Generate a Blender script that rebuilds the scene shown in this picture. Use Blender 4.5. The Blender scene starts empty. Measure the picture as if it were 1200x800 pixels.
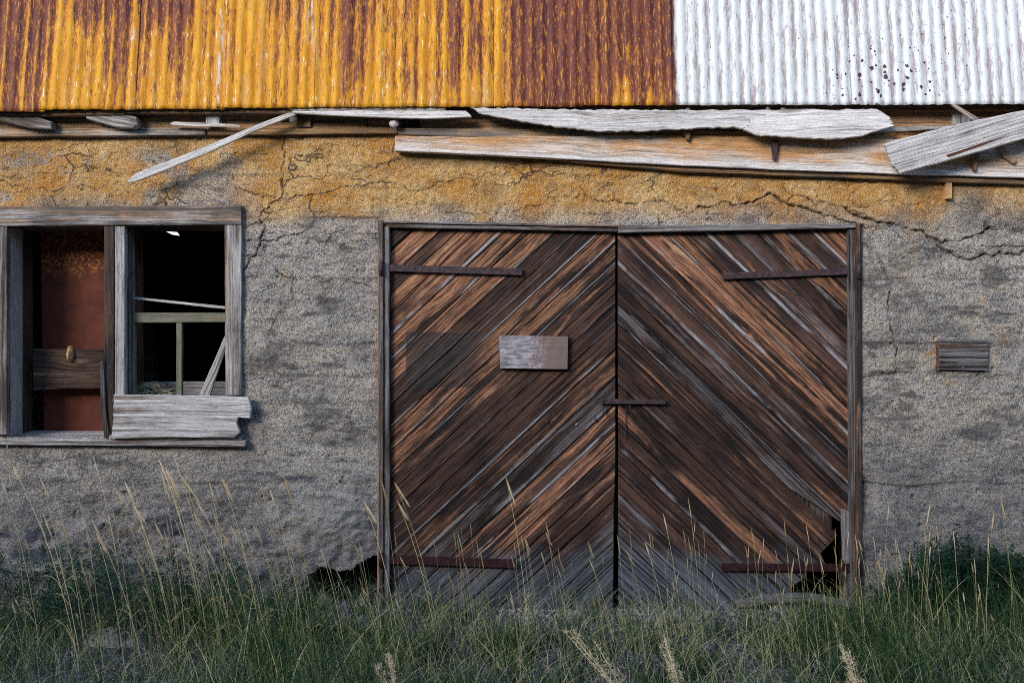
import bpy, math, random
import numpy as np
from mathutils import Vector

R = math.radians
random.seed(7)
rng = np.random.default_rng(11)
sc = bpy.context.scene
C = sc.collection

# ------------------------------------------------------------------ camera
F, D, ZC = 1167.0, 6.142, 1.68           # focal in photo pixels, distance to the wall, eye height
cam_d = bpy.data.cameras.new('camera')
cam = bpy.data.objects.new('camera', cam_d); C.objects.link(cam)
cam.location = (0, -D, ZC); cam.rotation_euler = (R(90), 0, 0)
cam_d.sensor_width = 36; cam_d.lens = 36 * F / 1200; cam_d.clip_end = 1000; cam_d.clip_start = 0.05
sc.camera = cam

# ------------------------------------------------------------------ world, sun, exposure
SUN_EL, SUN_AZ = 22.0, 218.0             # azimuth clockwise from +Y (the camera looks along +Y)
w = bpy.data.worlds.new('World'); sc.world = w; w.use_nodes = True
nt = w.node_tree
sky = nt.nodes.new('ShaderNodeTexSky'); sky.sky_type = 'NISHITA'; sky.sun_disc = False
sky.sun_elevation = R(SUN_EL); sky.sun_rotation = R(SUN_AZ)
sky.air_density = 1.0; sky.dust_density = .6; sky.ozone_density = 2.0
bg = nt.nodes['Background']; nt.links.new(sky.outputs[0], bg.inputs[0]); bg.inputs[1].default_value = 0.15
sd = bpy.data.lights.new('sun', 'SUN'); sd.energy = 1.35; sd.angle = R(20); sd.color = (1.0, 0.92, 0.80)
so = bpy.data.objects.new('sun', sd); C.objects.link(so)
e, a = R(SUN_EL), R(SUN_AZ)
sdir = Vector((math.sin(a) * math.cos(e), math.cos(a) * math.cos(e), math.sin(e)))
so.rotation_euler = sdir.to_track_quat('Z', 'Y').to_euler(); so.location = sdir * 20
sc.view_settings.view_transform = 'Standard'; sc.view_settings.look = 'None'
sc.view_settings.exposure = 1.25; sc.view_settings.gamma = 1.0
sc.cycles.max_bounces = 6
sc.cycles.pixel_filter_type = 'BLACKMAN_HARRIS'; sc.cycles.filter_width = 1.0
sc.cycles.use_denoising = False

# ------------------------------------------------------------------ helpers
def W(px, py, y=0.0):
    """A point of the place: photo pixel measured on the plane at depth y behind the wall face."""
    s = (D + y) / F
    return Vector(((px - 600) * s, y, ZC - (py - 400) * s))
WX = lambda px, y=0.0: (px - 600) * (D + y) / F
WZ = lambda py, y=0.0: ZC - (py - 400) * (D + y) / F

def empty(name, parent=None, loc=(0, 0, 0)):
    o = bpy.data.objects.new(name, None); C.objects.link(o); o.location = loc; o.empty_display_size = .1
    if parent: o.parent = parent
    return o
def tag(o, label=None, cat=None, group=None, kind=None):
    if label: o['label'] = label
    if cat: o['category'] = cat
    if group: o['group'] = group
    if kind: o['kind'] = kind
    return o
def mesh_obj(name, verts, faces, mat, parent=None, smooth=False):
    me = bpy.data.meshes.new(name); me.from_pydata([tuple(v) for v in verts], [], faces); me.update()
    if smooth: me.polygons.foreach_set('use_smooth', [True] * len(me.polygons))
    if mat: me.materials.append(mat)
    o = bpy.data.objects.new(name, me); C.objects.link(o)
    if parent: o.parent = parent
    return o
def np_mesh(name, V, Fq, mat, parent=None, smooth=False, attrs=None):
    me = bpy.data.meshes.new(name)
    V = np.asarray(V, np.float32); Fq = np.asarray(Fq, np.int32); k = Fq.shape[1]
    me.vertices.add(len(V)); me.vertices.foreach_set('co', V.ravel())
    me.loops.add(Fq.size); me.loops.foreach_set('vertex_index', Fq.ravel())
    me.polygons.add(len(Fq)); me.polygons.foreach_set('loop_start', np.arange(0, Fq.size, k, dtype=np.int32))
    try: me.polygons.foreach_set('loop_total', np.full(len(Fq), k, np.int32))
    except Exception: pass
    if smooth: me.polygons.foreach_set('use_smooth', np.ones(len(Fq), bool))
    for nm, arr in (attrs or {}).items():
        at = me.attributes.new(nm, 'FLOAT', 'POINT'); at.data.foreach_set('value', np.asarray(arr, np.float32))
    me.update(calc_edges=True); me.validate()
    if mat: me.materials.append(mat)
    o = bpy.data.objects.new(name, me); C.objects.link(o)
    if parent: o.parent = parent
    return o

def vnoise(x, y, seed=0, cell=1.0, octaves=1, rough=.5):
    """numpy value noise, -1..1"""
    x = np.asarray(x, float); y = np.asarray(y, float)
    out = np.zeros(np.broadcast(x, y).shape); amp = 1.; tot = 0.
    for o in range(octaves):
        g = np.random.default_rng(seed * 101 + o).uniform(-1, 1, (256, 256))
        u = x / cell * 2 ** o + 37.3 * o; v = y / cell * 2 ** o + 11.7 * o
        i = np.floor(u).astype(int); j = np.floor(v).astype(int)
        fu = u - i; fv = v - j; fu = fu * fu * (3 - 2 * fu); fv = fv * fv * (3 - 2 * fv)
        i0, i1, j0, j1 = i & 255, (i + 1) & 255, j & 255, (j + 1) & 255
        out += amp * ((g[i0, j0] * (1 - fu) + g[i1, j0] * fu) * (1 - fv) + (g[i0, j1] * (1 - fu) + g[i1, j1] * fu) * fv)
        tot += amp; amp *= rough
    return out / tot
sstep = lambda a, b, x: (lambda t: t * t * (3 - 2 * t))(np.clip((x - a) / (b - a), 0, 1))

# ------------------------------------------------------------------ node helpers
class NT:
    def __init__(s, name):
        s.m = bpy.data.materials.new(name); s.m.use_nodes = True
        s.t = s.m.node_tree; s.b = s.t.nodes['Principled BSDF']; s.out = s.t.nodes['Material Output']
        s.b.inputs['Roughness'].default_value = .85
        s.b.inputs['Specular IOR Level'].default_value = .2
    def n(s, typ, ins=None, **props):
        nd = s.t.nodes.new(typ)
        for k, v in props.items(): setattr(nd, k, v)
        for k, v in (ins or {}).items(): s.set(nd.inputs[k], v)
        return nd
    def set(s, sock, v):
        if isinstance(v, bpy.types.NodeSocket): s.t.links.new(v, sock)
        else: sock.default_value = v
    def obj(s): return s.n('ShaderNodeTexCoord').outputs['Object']
    def pos(s): return s.n('ShaderNodeNewGeometry').outputs['Position']
    def attr(s, name): return s.n('ShaderNodeAttribute', attribute_name=name).outputs['Fac']
    def map(s, v, scale=(1, 1, 1), loc=(0, 0, 0)):
        return s.n('ShaderNodeMapping', {0: v, 'Location': loc, 'Scale': scale}).outputs[0]
    def noise(s, v, scale=1., detail=3., rough=.5, dist=0.):
        return s.n('ShaderNodeTexNoise', {'Vector': v, 'Scale': scale, 'Detail': detail, 'Roughness': rough, 'Distortion': dist}).outputs[0]
    def vor(s, v, scale=1., feature='F1', out='Distance', rand=1.):
        return s.n('ShaderNodeTexVoronoi', {'Vector': v, 'Scale': scale, 'Randomness': rand}, feature=feature).outputs[out]
    def M(s, op, a, b=0., c=0., clamp=False):
        nd = s.n('ShaderNodeMath', {0: a, 1: b, 2: c}, operation=op); nd.use_clamp = clamp
        return nd.outputs[0]
    def V(s, op, a, b=(0, 0, 0)):
        return s.n('ShaderNodeVectorMath', {0: a, 1: b}, operation=op).outputs[0]
    def ss(s, v, a, b, lo=0., hi=1.):
        return s.n('ShaderNodeMapRange', {'Value': v, 'From Min': a, 'From Max': b, 'To Min': lo, 'To Max': hi}, interpolation_type='SMOOTHSTEP').outputs[0]
    def mix(s, f, a, b, mode='MIX'):
        nd = s.n('ShaderNodeMixRGB', blend_type=mode)
        s.set(nd.inputs[0], f)
        for i, v in ((1, a), (2, b)): s.set(nd.inputs[i], v if isinstance(v, bpy.types.NodeSocket) else (*v, 1) if len(v) == 3 else v)
        return nd.outputs[0]
    def sep(s, v): return s.n('ShaderNodeSeparateXYZ', {0: v}).outputs
    def comb(s, x, y, z): return s.n('ShaderNodeCombineXYZ', {0: x, 1: y, 2: z}).outputs[0]
    def bump(s, h, strength=1., dist=.003, normal=None):
        nd = s.n('ShaderNodeBump', {'Height': h, 'Strength': strength, 'Distance': dist})
        if normal is not None: s.set(nd.inputs['Normal'], normal)
        return nd.outputs[0]
    def done(s, col=None, nrm=None, rough=None):
        if col is not None: s.set(s.b.inputs['Base Color'], col)
        if nrm is not None: s.set(s.b.inputs['Normal'], nrm)
        if rough is not None: s.set(s.b.inputs['Roughness'], rough)
        return s.m

# ------------------------------------------------------------------ materials
def wood_material(name, door=False, beam=False):
    """Weathered wood. Object colour: R orange heartwood, G grey weathering, B brightness, A palette (0 dark, 1 silver)."""
    s = NT(name)
    oi = s.n('ShaderNodeObjectInfo'); rnd = s.M('MULTIPLY', oi.outputs['Random'], 41.)
    sr = s.n('ShaderNodeSeparateColor', {0: oi.outputs['Color']}).outputs; A = oi.outputs['Alpha']
    v = s.V('ADD', s.obj(), s.comb(rnd, s.M('MULTIPLY', rnd, 1.7), s.M('MULTIPLY', rnd, 2.3)))
    x, y, z = s.sep(v); zr = s.sep(s.obj())[2]
    # sparse knots: the grain bends round them
    kv = s.n('ShaderNodeTexVoronoi', {'Vector': s.map(v, (1.9, 3, 6.5)), 'Scale': 1.}); kd = kv.outputs['Distance']
    kon = s.ss(s.n('ShaderNodeSeparateColor', {0: kv.outputs['Color']}).outputs[0], .5, .52)
    kn = s.M('MULTIPLY', s.ss(kd, .04, .12, 1, 0), kon); kb = s.M('MULTIPLY', s.ss(kd, .0, .45, 1, 0), kon)
    wob = s.M('MULTIPLY', s.noise(s.map(v, (1.2, 3, 2)), 1., 2.), .05)
    wob = s.M('ADD', wob, s.M('MULTIPLY', s.noise(s.map(v, (7, 9, 9)), 1., 3.), .010))
    z2 = s.M('ADD', s.M('ADD', z, wob), s.M('MULTIPLY', kb, .030))
    g = s.comb(x, y, z2)
    f1 = s.noise(s.map(g, (4.5, 80, 80)), 1., 5., .72)
    f2 = s.noise(s.map(g, (12., 260, 260)), 1., 3., .7)
    st = s.noise(s.map(g, (1.3, 30, 30), (5, 3, 1)), 1., 6., .66)
    st2 = s.noise(s.map(g, (1.0, 44, 44), (1, 7, 9)), 1., 5., .68)
    pt = s.noise(s.map(g, (3.2, 9, 9), (2, 2, 8)), 1., 5., .65)
    bl = s.noise(s.map(v, (2.6, 5, 5), (7, 1, 4)), 1., 5., .6)                  # blotches across the grain
    sid = s.M('FLOOR', s.M('DIVIDE', z2, .021)); wn = s.n('ShaderNodeTexWhiteNoise', {'W': s.M('ADD', sid, rnd)}, noise_dimensions='1D').outputs[0]
    fr = s.M('FRACT', s.M('DIVIDE', z2, .021)); line = s.M('MULTIPLY', s.ss(fr, .0, .10, 1, 0), s.ss(wn, .45, .5))
    om = s.M('ADD', s.M('ADD', s.M('MULTIPLY', st, .40), s.M('MULTIPLY', pt, .32)), s.M('ADD', s.M('MULTIPLY', bl, .28), s.M('MULTIPLY_ADD', wn, .16, -.08)))
    om = s.ss(s.M('ADD', om, s.M('MULTIPLY_ADD', sr[0], .34, -.20)), .465, .575)
    gm = s.M('ADD', s.M('MULTIPLY', st2, .6), s.M('ADD', s.M('MULTIPLY', bl, .4), s.M('MULTIPLY_ADD', wn, .10, -.05)))
    gm = s.ss(s.M('ADD', gm, s.M('MULTIPLY_ADD', sr[1], .5, -.25)), .45, .60)
    dk = s.mix(A, (.014, .010, .010), (.16, .145, .14))
    br = s.mix(A, (.092, .048, .034), (.30, .22, .15))
    orr = s.mix(A, (.36, .165, .092), (.46, .25, .10))
    gr = s.mix(A, (.155, .145, .152), (.66, .63, .62))
    base = s.mix(s.ss(s.M('ADD', s.M('MULTIPLY', st, .6), s.M('MULTIPLY', bl, .4)), .38, .60), dk, br)
    orv = s.mix(s.ss(f1, .38, .64), s.mix(.72, orr, br), orr)
    orv = s.mix(s.ss(st2, .52, .66, 0, .7), orv, s.mix(A, (.46, .26, .15), (.5, .36, .2)))
    col = s.mix(om, base, orv)
    col = s.mix(s.M('MULTIPLY', gm, s.M('MULTIPLY_ADD', om, -.6, .95)), col, gr)
    if beam:   # water stain soaking down from the top edge
        t = s.M('ADD', zr, s.M('MULTIPLY_ADD', bl, .18, -.09))
        stain = s.M('MULTIPLY', s.ss(t, -.075, .035), s.ss(s.noise(s.map(v, (1.1, 1, 5)), 1.5, 5., .65), .40, .56, .35, 1.))
        col = s.mix(stain, col, s.mix(f1, (.36, .17, .065), (.62, .36, .17)))
    if door:
        # worn pale arris along the lower edge of each plank
        ed = s.M('MULTIPLY', s.ss(s.M('ADD', zr, s.M('MULTIPLY_ADD', st2, .02, -.01)), -.043, -.033, 1, 0), s.ss(s.noise(s.map(v, (2, 4, 4)), 1., 4., .6), .44, .56))
        col = s.mix(s.M('MULTIPLY', ed, .8), col, (.32, .31, .33))
        px, py, pz = s.sep(s.pos())
        # near the ground: weathered grey timber, with bluish shade painted into its colour
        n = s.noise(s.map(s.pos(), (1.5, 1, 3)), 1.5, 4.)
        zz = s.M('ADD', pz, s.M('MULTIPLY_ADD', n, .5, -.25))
        foot_shade = s.ss(s.M('ADD', zz, s.M('MULTIPLY_ADD', st, .3, -.15)), .20, .44, 1, 0)
        col = s.mix(s.M('MULTIPLY', foot_shade, .82), col, s.mix(s.ss(st, .3, .65), (.030, .036, .045), (.12, .145, .175)))
        # rectangle where a board was fixed for years: darker, unbleached, soft on its right edge
        x0, x1, z0, z1 = WX(475), WX(566), WZ(454), WZ(389)
        wv = s.M('MULTIPLY_ADD', s.noise(s.pos(), 6., 3.), .012, -.006)
        r = s.M('MULTIPLY', s.ss(s.M('ADD', px, wv), x0 - .004, x0 + .004), s.ss(px, x1 - .1, x1 + .07, 1, 0))
        r2 = s.M('MULTIPLY', s.ss(s.M('ADD', pz, wv), z0 - .004, z0 + .005), s.ss(s.M('ADD', pz, wv), z1 - .004, z1 + .004, 1, 0))
        col = s.mix(s.M('MULTIPLY', s.M('MULTIPLY', r, r2), .75), col, s.mix(s.ss(st, .35, .65), (.022, .019, .019), (.050, .044, .043)))
    # long drying cracks
    ck = s.ss(s.noise(s.map(g, (.9, 55, 55), (9, 9, 2)), 1., 3., .5), .33, .38, 1, 0)
    dark = s.mix(A, (.010, .008, .008), (.08, .072, .072))
    soft = s.M('MULTIPLY_ADD', A, -.7, 1.)
    col = s.mix(s.M('MULTIPLY', ck, s.M('MULTIPLY', soft, .85)), col, dark)
    col = s.mix(s.M('MULTIPLY', line, s.M('MULTIPLY', soft, .75)), col, dark)
    col = s.mix(s.M('MULTIPLY', s.ss(f1, .32, .50, 1, 0), s.M('MULTIPLY_ADD', A, -.25, .62)), col, dark)
    col = s.mix(s.ss(f1, .52, .72, 0, .55), col, s.mix(1., col, (1.7, 1.7, 1.7), 'MULTIPLY'))
    col = s.mix(s.ss(f2, .52, .72, 0, .5), col, s.mix(1., col, (1.8, 1.8, 1.8), 'MULTIPLY'))
    col = s.mix(s.ss(f2, .30, .46, .5, 0), col, dark)
    col = s.mix(s.M('MULTIPLY', kn, .85), col, s.mix(A, (.04, .018, .012), (.15, .085, .05)))
    sp = s.vor(s.map(v, (30, 30, 60)), 1.); col = s.mix(s.ss(sp, .05, .11, .7, 0), col, dark)
    col = s.mix(1., col, s.comb(*[s.M('MULTIPLY', sr[2], 2.)] * 3), 'MULTIPLY')
    h = s.M('ADD', s.M('MULTIPLY', f1, .9), s.M('ADD', s.M('MULTIPLY', f2, .35), s.M('MULTIPLY', s.M('MULTIPLY', ck, soft), -.8)))
    h = s.M('ADD', s.M('ADD', h, s.M('MULTIPLY', st, .8)), s.M('MULTIPLY', s.M('MULTIPLY', line, soft), -.6))
    return s.done(col, s.bump(h, 1., .008), .82)

WOOD = wood_material('weathered_wood')
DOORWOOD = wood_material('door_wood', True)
BEAMWOOD = wood_material('stained_beam_wood', beam=True)

def wall_material():
    s = NT('rubble_concrete'); p = s.pos()
    och, dirt_shade, pale = s.attr('ochre'), s.attr('dirt_shade'), s.attr('pale')
    pd = s.V('ADD', p, s.V('SCALE', s.n('ShaderNodeTexNoise', {'Vector': p, 'Scale': 60.}).outputs['Color'])) if False else p
    cell = s.n('ShaderNodeTexVoronoi', {'Vector': pd, 'Scale': 120.})
    cv = s.n('ShaderNodeSeparateColor', {0: cell.outputs['Color']}).outputs
    fine = s.n('ShaderNodeTexVoronoi', {'Vector': pd, 'Scale': 210.})
    fv = s.n('ShaderNodeSeparateColor', {0: fine.outputs['Color']}).outputs
    n1 = s.noise(p, 2.6, 6., .66); n2 = s.noise(s.map(p, (3, 3, 11)), 1.6, 5., .62); n3 = s.noise(p, 28., 4., .65)
    grey = s.mix(s.ss(n1, .36, .62), (.23, .213, .206), (.54, .495, .45))
    grey = s.mix(s.ss(n2, .45, .60, 0, .8), grey, (.46, .39, .315))
    grey = s.mix(s.ss(n2, .34, .46, .75, 0), grey, (.115, .108, .118))
    grey = s.mix(s.M('MULTIPLY', s.attr('tan'), s.ss(n3, .35, .6, .45, 1.)), grey, (.52, .43, .325))
    tan = s.mix(s.ss(n3, .35, .65), (.56, .32, .09), (.78, .53, .25))
    warm = s.mix(s.ss(n1, .38, .62), (.54, .235, .036), tan)
    warm = s.mix(s.ss(n2, .34, .46, .6, 0), warm, (.19, .105, .04))
    col = s.mix(och, grey, warm)
    # aggregate: separate grains, dark, tan and chalky
    gd = s.M('MULTIPLY', s.ss(cv[0], .68, .80, 0, .62), s.M('MULTIPLY_ADD', och, -.6, 1.)); col = s.mix(gd, col, s.mix(och, (.05, .048, .052), (.10, .06, .03)))
    gl = s.M('MULTIPLY', s.ss(cv[1], .80, .86, 0, .7), s.M('MULTIPLY_ADD', och, -.5, 1.)); col = s.mix(gl, col, s.mix(och, (.46, .43, .39), (.55, .40, .22)))
    col = s.mix(s.ss(fv[0], .6, .75, 0, .55), col, s.mix(och, (.07, .066, .07), (.24, .12, .03)))
    col = s.mix(s.ss(fv[1], .88, .93, 0, .75), col, (.55, .52, .47))
    col = s.mix(s.ss(n3, .3, .42, .35, 0), col, (.05, .048, .05))
    col = s.mix(pale, col, (.40, .39, .38))
    col = s.mix(dirt_shade, col, s.mix(s.attr('foot_shade'), (.055, .050, .052), (.050, .060, .088)))  # dirt, turning bluish where the lower wall's shade is painted in
    wp = s.V('ADD', p, s.n('ShaderNodeVectorMath', {0: s.n('ShaderNodeTexNoise', {'Vector': p, 'Scale': 7., 'Detail': 4.}).outputs['Color'], 'Scale': .22}, operation='SCALE').outputs[0])
    hc = s.vor(s.map(wp, (3.2, 3.2, 6.5)), 1., 'DISTANCE_TO_EDGE'); hm = s.ss(s.noise(p, 3.1, 3.), .53, .60)
    hair = s.M('MULTIPLY', s.ss(hc, .008, .026, 1, 0), hm)
    hc2 = s.vor(s.map(wp, (9, 9, 16), (3, 1, 2)), 1., 'DISTANCE_TO_EDGE'); hair2 = s.M('MULTIPLY', s.ss(hc2, .01, .05, 1, 0), s.ss(s.noise(p, 4.3, 3.), .57, .64))
    hair = s.M('MULTIPLY', s.M('MAXIMUM', hair, s.M('MULTIPLY', hair2, .6)), s.ss(s.sep(p)[2], 1.9, 2.5, .22, 1))
    col = s.mix(s.M('MULTIPLY', hair, .75), col, (.05, .042, .04))
    h = s.M('ADD', s.M('MULTIPLY', cell.outputs['Distance'], -.6), s.M('ADD', s.M('MULTIPLY', n3, 1.0), s.M('MULTIPLY', hair, -1.2)))
    h = s.M('ADD', h, s.M('MULTIPLY', fine.outputs['Distance'], -.35))
    return s.done(col, s.bump(h, 1., .009), .95)
WALL = wall_material()

def sheet_material():
    s = NT('painted_corrugated_metal'); p = s.pos()
    rust, crest, white, spots, seam = (s.attr(k) for k in ('rust', 'crest', 'white', 'spots', 'seam'))
    a = s.noise(s.map(p, (26, 26, .42)), 1., 7., .74)
    b = s.noise(s.map(p, (70, 70, .8), (3, 1, 5)), 1., 7., .78)
    c = s.noise(s.map(p, (15, 15, 1.5), (8, 2, 1)), 1., 7., .72)
    d = s.noise(s.map(p, (150, 150, 16)), 1., 4., .7)
    m = s.M('ADD', s.M('ADD', s.M('MULTIPLY', a, .30), s.M('MULTIPLY', b, .36)), s.M('ADD', s.M('MULTIPLY', c, .14), s.M('MULTIPLY', d, .20)))
    m = s.M('ADD', m, s.M('MULTIPLY_ADD', rust, .19, -.098))
    m = s.M('ADD', m, s.M('MULTIPLY', crest, -.020))
    mm = s.ss(m, .462, .538)
    yel = s.mix(s.ss(a, .35, .62), (.52, .19, .008), (.68, .335, .015))
    yel = s.mix(s.ss(c, .5, .66, 0, .75), yel, (.52, .30, .10))
    yel = s.mix(s.ss(b, .56, .68, 0, .8), yel, (.42, .14, .02))
    yel = s.mix(s.ss(d, .56, .70, 0, .5), yel, (.30, .13, .03))
    dl = s.ss(s.noise(s.map(p, (110, 110, .9), (6, 3, 7)), 1., 4., .6), .60, .66)
    yel = s.mix(s.M('MULTIPLY', dl, .8), yel, (.16, .05, .02))
    yel = s.mix(s.ss(s.noise(s.map(p, (95, 95, 3.), (1, 9, 4)), 1., 3.), .63, .70, 0, .8), yel, (.80, .72, .60))
    mar = s.mix(s.ss(c, .35, .65), (.085, .022, .022), (.19, .052, .03))
    mar = s.mix(s.ss(b, .55, .7, 0, .8), mar, (.40, .12, .018))
    mar = s.mix(s.ss(d, .6, .75, 0, .5), mar, (.06, .03, .035))
    gl_ = s.ss(s.noise(s.map(p, (90, 90, .55), (4, 8, 2)), 1., 5., .7), .555, .60)
    mar = s.mix(s.M('MULTIPLY', gl_, s.ss(d, .38, .52, .3, 1)), mar, s.mix(c, (.42, .13, .012), (.66, .30, .02)))
    gk = s.ss(s.noise(s.map(p, (80, 80, .7), (5, 2, 6)), 1., 5., .7), .56, .61)
    mar = s.mix(s.M('MULTIPLY', gk, .7), mar, (.05, .022, .03))
    edge = s.M('MULTIPLY', s.ss(m, .465, .495), s.ss(m, .495, .53, 1, 0))
    col = s.mix(mm, yel, mar)
    col = s.mix(s.M('MULTIPLY', edge, .7), col, (.45, .15, .02))
    col = s.mix(s.M('MULTIPLY', seam, s.M('MULTIPLY', s.ss(b, .46, .56), s.ss(c, .48, .56))), col, (.80, .78, .74))
    # white paint
    dl2 = s.M('MULTIPLY', s.ss(s.noise(s.map(p, (110, 110, 2.2), (2, 3, 1)), 1., 5., .7), .54, .61), s.ss(c, .42, .55))
    wm = s.M('ADD', s.M('ADD', s.M('MULTIPLY', b, .5), s.M('MULTIPLY', d, .2)), s.M('MULTIPLY', c, .3))
    wm = s.M('ADD', wm, s.M('MULTIPLY', crest, -.045))
    wf = s.ss(wm, .508, .575)
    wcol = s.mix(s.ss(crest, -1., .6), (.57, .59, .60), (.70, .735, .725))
    wcol = s.mix(s.M('MULTIPLY', wf, .85), wcol, s.mix(d, (.20, .13, .14), (.42, .33, .34)))
    wcol = s.mix(s.M('MULTIPLY', dl2, .7), wcol, (.34, .27, .31))
    spn = s.n('ShaderNodeTexVoronoi', {'Vector': s.map(s.V('ADD', p, s.n('ShaderNodeVectorMath', {0: s.n('ShaderNodeTexNoise', {'Vector': p, 'Scale': 60.}).outputs['Color'], 'Scale': .022}, operation='SCALE').outputs[0]), (38, 20, 34)), 'Scale': 1.})
    sz = s.n('ShaderNodeSeparateColor', {0: spn.outputs['Color']}).outputs[0]
    thr = s.M('MULTIPLY', s.M('MULTIPLY', sz, sz), s.M('MULTIPLY', spots, .42))
    smk = s.ss(s.M('SUBTRACT', spn.outputs['Distance'], thr), -.03, .02, 1, 0)
    smk = s.M('MULTIPLY', smk, s.ss(spots, .02, .1))
    wcol = s.mix(smk, wcol, (.075, .03, .045))
    col = s.mix(white, col, wcol)
    # small dark rust flecks everywhere
    fl = s.n('ShaderNodeTexVoronoi', {'Vector': s.map(p, (26, 26, 17), (4, 4, 4)), 'Scale': 1.})
    fz = s.n('ShaderNodeSeparateColor', {0: fl.outputs['Color']}).outputs[1]
    fm = s.ss(s.M('SUBTRACT', fl.outputs['Distance'], s.M('MULTIPLY', s.ss(fz, .75, 1.), .11)), -.02, .01, 1, 0)
    col = s.mix(s.M('MULTIPLY', fm, .85), col, (.06, .02, .02))
    return s.done(col, s.bump(s.M('ADD', s.M('MULTIPLY', mm, -.5), d), .5, .002), .6)
SHEET = sheet_material()

def simple(name, c1, c2, scale=20, rough=.8, bd=.003, c3=None, metal=0., stretch=(1, 1, 1)):
    s = NT(name); p = s.obj()
    n = s.noise(s.map(p, stretch), scale, 5., .62); n2 = s.noise(p, scale * 4, 3., .6)
    col = s.mix(s.ss(n, .36, .64), c1, c2)
    if c3: col = s.mix(s.ss(n2, .55, .7), col, c3)
    s.b.inputs['Metallic'].default_value = metal
    return s.done(col, s.bump(s.M('ADD', n, n2), .8, bd), rough)
IRON = simple('dark_iron', (.030, .024, .030), (.075, .048, .05), 25, .55, .002, (.12, .055, .04))
REDIRON = simple('red_rusty_iron', (.020, .008, .010), (.042, .014, .016), 25, .6, .002, (.06, .024, .022))
STONE = simple('grey_stone', (.13, .135, .14), (.30, .29, .28), 9, .95, .01, (.07, .07, .075))
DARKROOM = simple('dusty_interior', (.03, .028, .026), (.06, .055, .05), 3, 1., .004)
STRAW = simple('straw', (.30, .27, .20), (.62, .56, .42), 30, .9)
KNOT = simple('split_wood', (.42, .24, .10), (.62, .40, .20), 30, .8)
NAIL = simple('rusty_nail', (.05, .025, .02), (.12, .05, .03), 60, .7)

def rustplate_material():
    s = NT('rusted_plate'); p = s.obj()
    n = s.noise(p, 9., 5., .65); n2 = s.noise(p, 45., 4., .7); z = s.sep(p)[2]; x = s.sep(p)[0]
    col = s.mix(s.ss(n, .35, .65), (.085, .022, .014), (.13, .034, .020))
    lim = s.M('ADD', z, s.M('MULTIPLY_ADD', n, .5, -.25))
    top = s.M('MULTIPLY', s.ss(lim, .34, .44), s.ss(n2, .50, .56))
    col = s.mix(s.M('MULTIPLY', top, .85), col, (.42, .16, .03))
    sc1 = s.ss(s.noise(s.map(p, (8, 8, 2)), 6., 3.), .62, .68, 0, .35)
    col = s.mix(sc1, col, (.09, .035, .025))
    return s.done(col, s.bump(n2, .4, .002), .7)
RUSTPLATE = rustplate_material()

def board_sign_material():
    s = NT('grey_board_with_red_flecks'); p = s.obj(); x, y, z = s.sep(p)
    f = s.noise(s.map(p, (14, 60, 60)), 1., 4., .6); f2 = s.noise(s.map(p, (60, 60, 14)), 1., 4., .6)
    n = s.noise(p, 8., 4.)
    col = s.mix(s.ss(f, .35, .65), (.15, .14, .15), (.40, .38, .40))
    brown = s.mix(f2, (.10, .07, .055), (.24, .175, .145))
    col = s.mix(s.ss(s.M('ADD', x, s.M('MULTIPLY_ADD', n, .10, -.05)), .02, .10, 0, .85), col, brown)
    col = s.mix(s.M('MULTIPLY', s.ss(x, -.04, .03), s.ss(f2, .45, .6, 0, .7)), col, brown)
    v = s.vor(s.map(p, (110, 60, 75)), 1., out='Color'); vr = s.n('ShaderNodeSeparateColor', {0: v}).outputs[0]
    band = s.M('MULTIPLY', s.ss(x, -.03, .0), s.ss(x, .065, .085, 1, 0))
    col = s.mix(s.M('MULTIPLY', band, s.ss(vr, .74, .80, 0, .6)), col, (.26, .06, .055))
    return s.done(col, s.bump(f, .7, .003), .8)
SIGNBOARD = board_sign_material()

def green_paint():
    s = NT('flaking_green_paint'); p = s.obj()
    n = s.noise(s.map(p, (5, 30, 30)), 1., 5., .7); n2 = s.noise(p, 14., 3.)
    col = s.mix(s.ss(n, .4, .6), (.12, .13, .10), (.21, .18, .13))
    col = s.mix(s.ss(n2, .55, .66, 0, .8), col, (.10, .15, .08))
    return s.done(col, s.bump(n, .6, .003), .8)
GREENWOOD = green_paint()

def grass_mat(name, stops, trans=.25):
    s = NT(name); r = s.attr('rnd'); u = s.attr('along')
    rp = s.n('ShaderNodeValToRGB', {0: r}); cr = rp.color_ramp
    while len(cr.elements) < len(stops): cr.elements.new(.5)
    for el, (p, c) in zip(cr.elements, stops): el.position = p; el.color = (*c, 1)
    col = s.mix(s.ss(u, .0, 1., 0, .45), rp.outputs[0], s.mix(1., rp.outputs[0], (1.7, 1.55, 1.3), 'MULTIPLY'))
    tr = s.n('ShaderNodeBsdfTranslucent', {0: col}); mx = s.n('ShaderNodeMixShader', {0: trans})
    s.t.links.new(s.b.outputs[0], mx.inputs[1]); s.t.links.new(tr.outputs[0], mx.inputs[2])
    s.t.links.new(mx.outputs[0], s.out.inputs[0])
    return s.done(col, None, .7)
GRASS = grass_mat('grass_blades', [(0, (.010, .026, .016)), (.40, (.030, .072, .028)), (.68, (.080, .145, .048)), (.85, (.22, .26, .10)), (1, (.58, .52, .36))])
LEAF = grass_mat('weed_leaves', [(0, (.010, .034, .020)), (.5, (.026, .075, .042)), (1, (.065, .14, .075))])
STALK = grass_mat('dry_stalk', [(0, (.30, .32, .12)), (.5, (.52, .46, .24)), (1, (.70, .60, .40))], .3)
HEAD = grass_mat('seed_head', [(0, (.62, .44, .24)), (.5, (.74, .58, .36)), (1, (.82, .70, .52))], .3)

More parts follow.
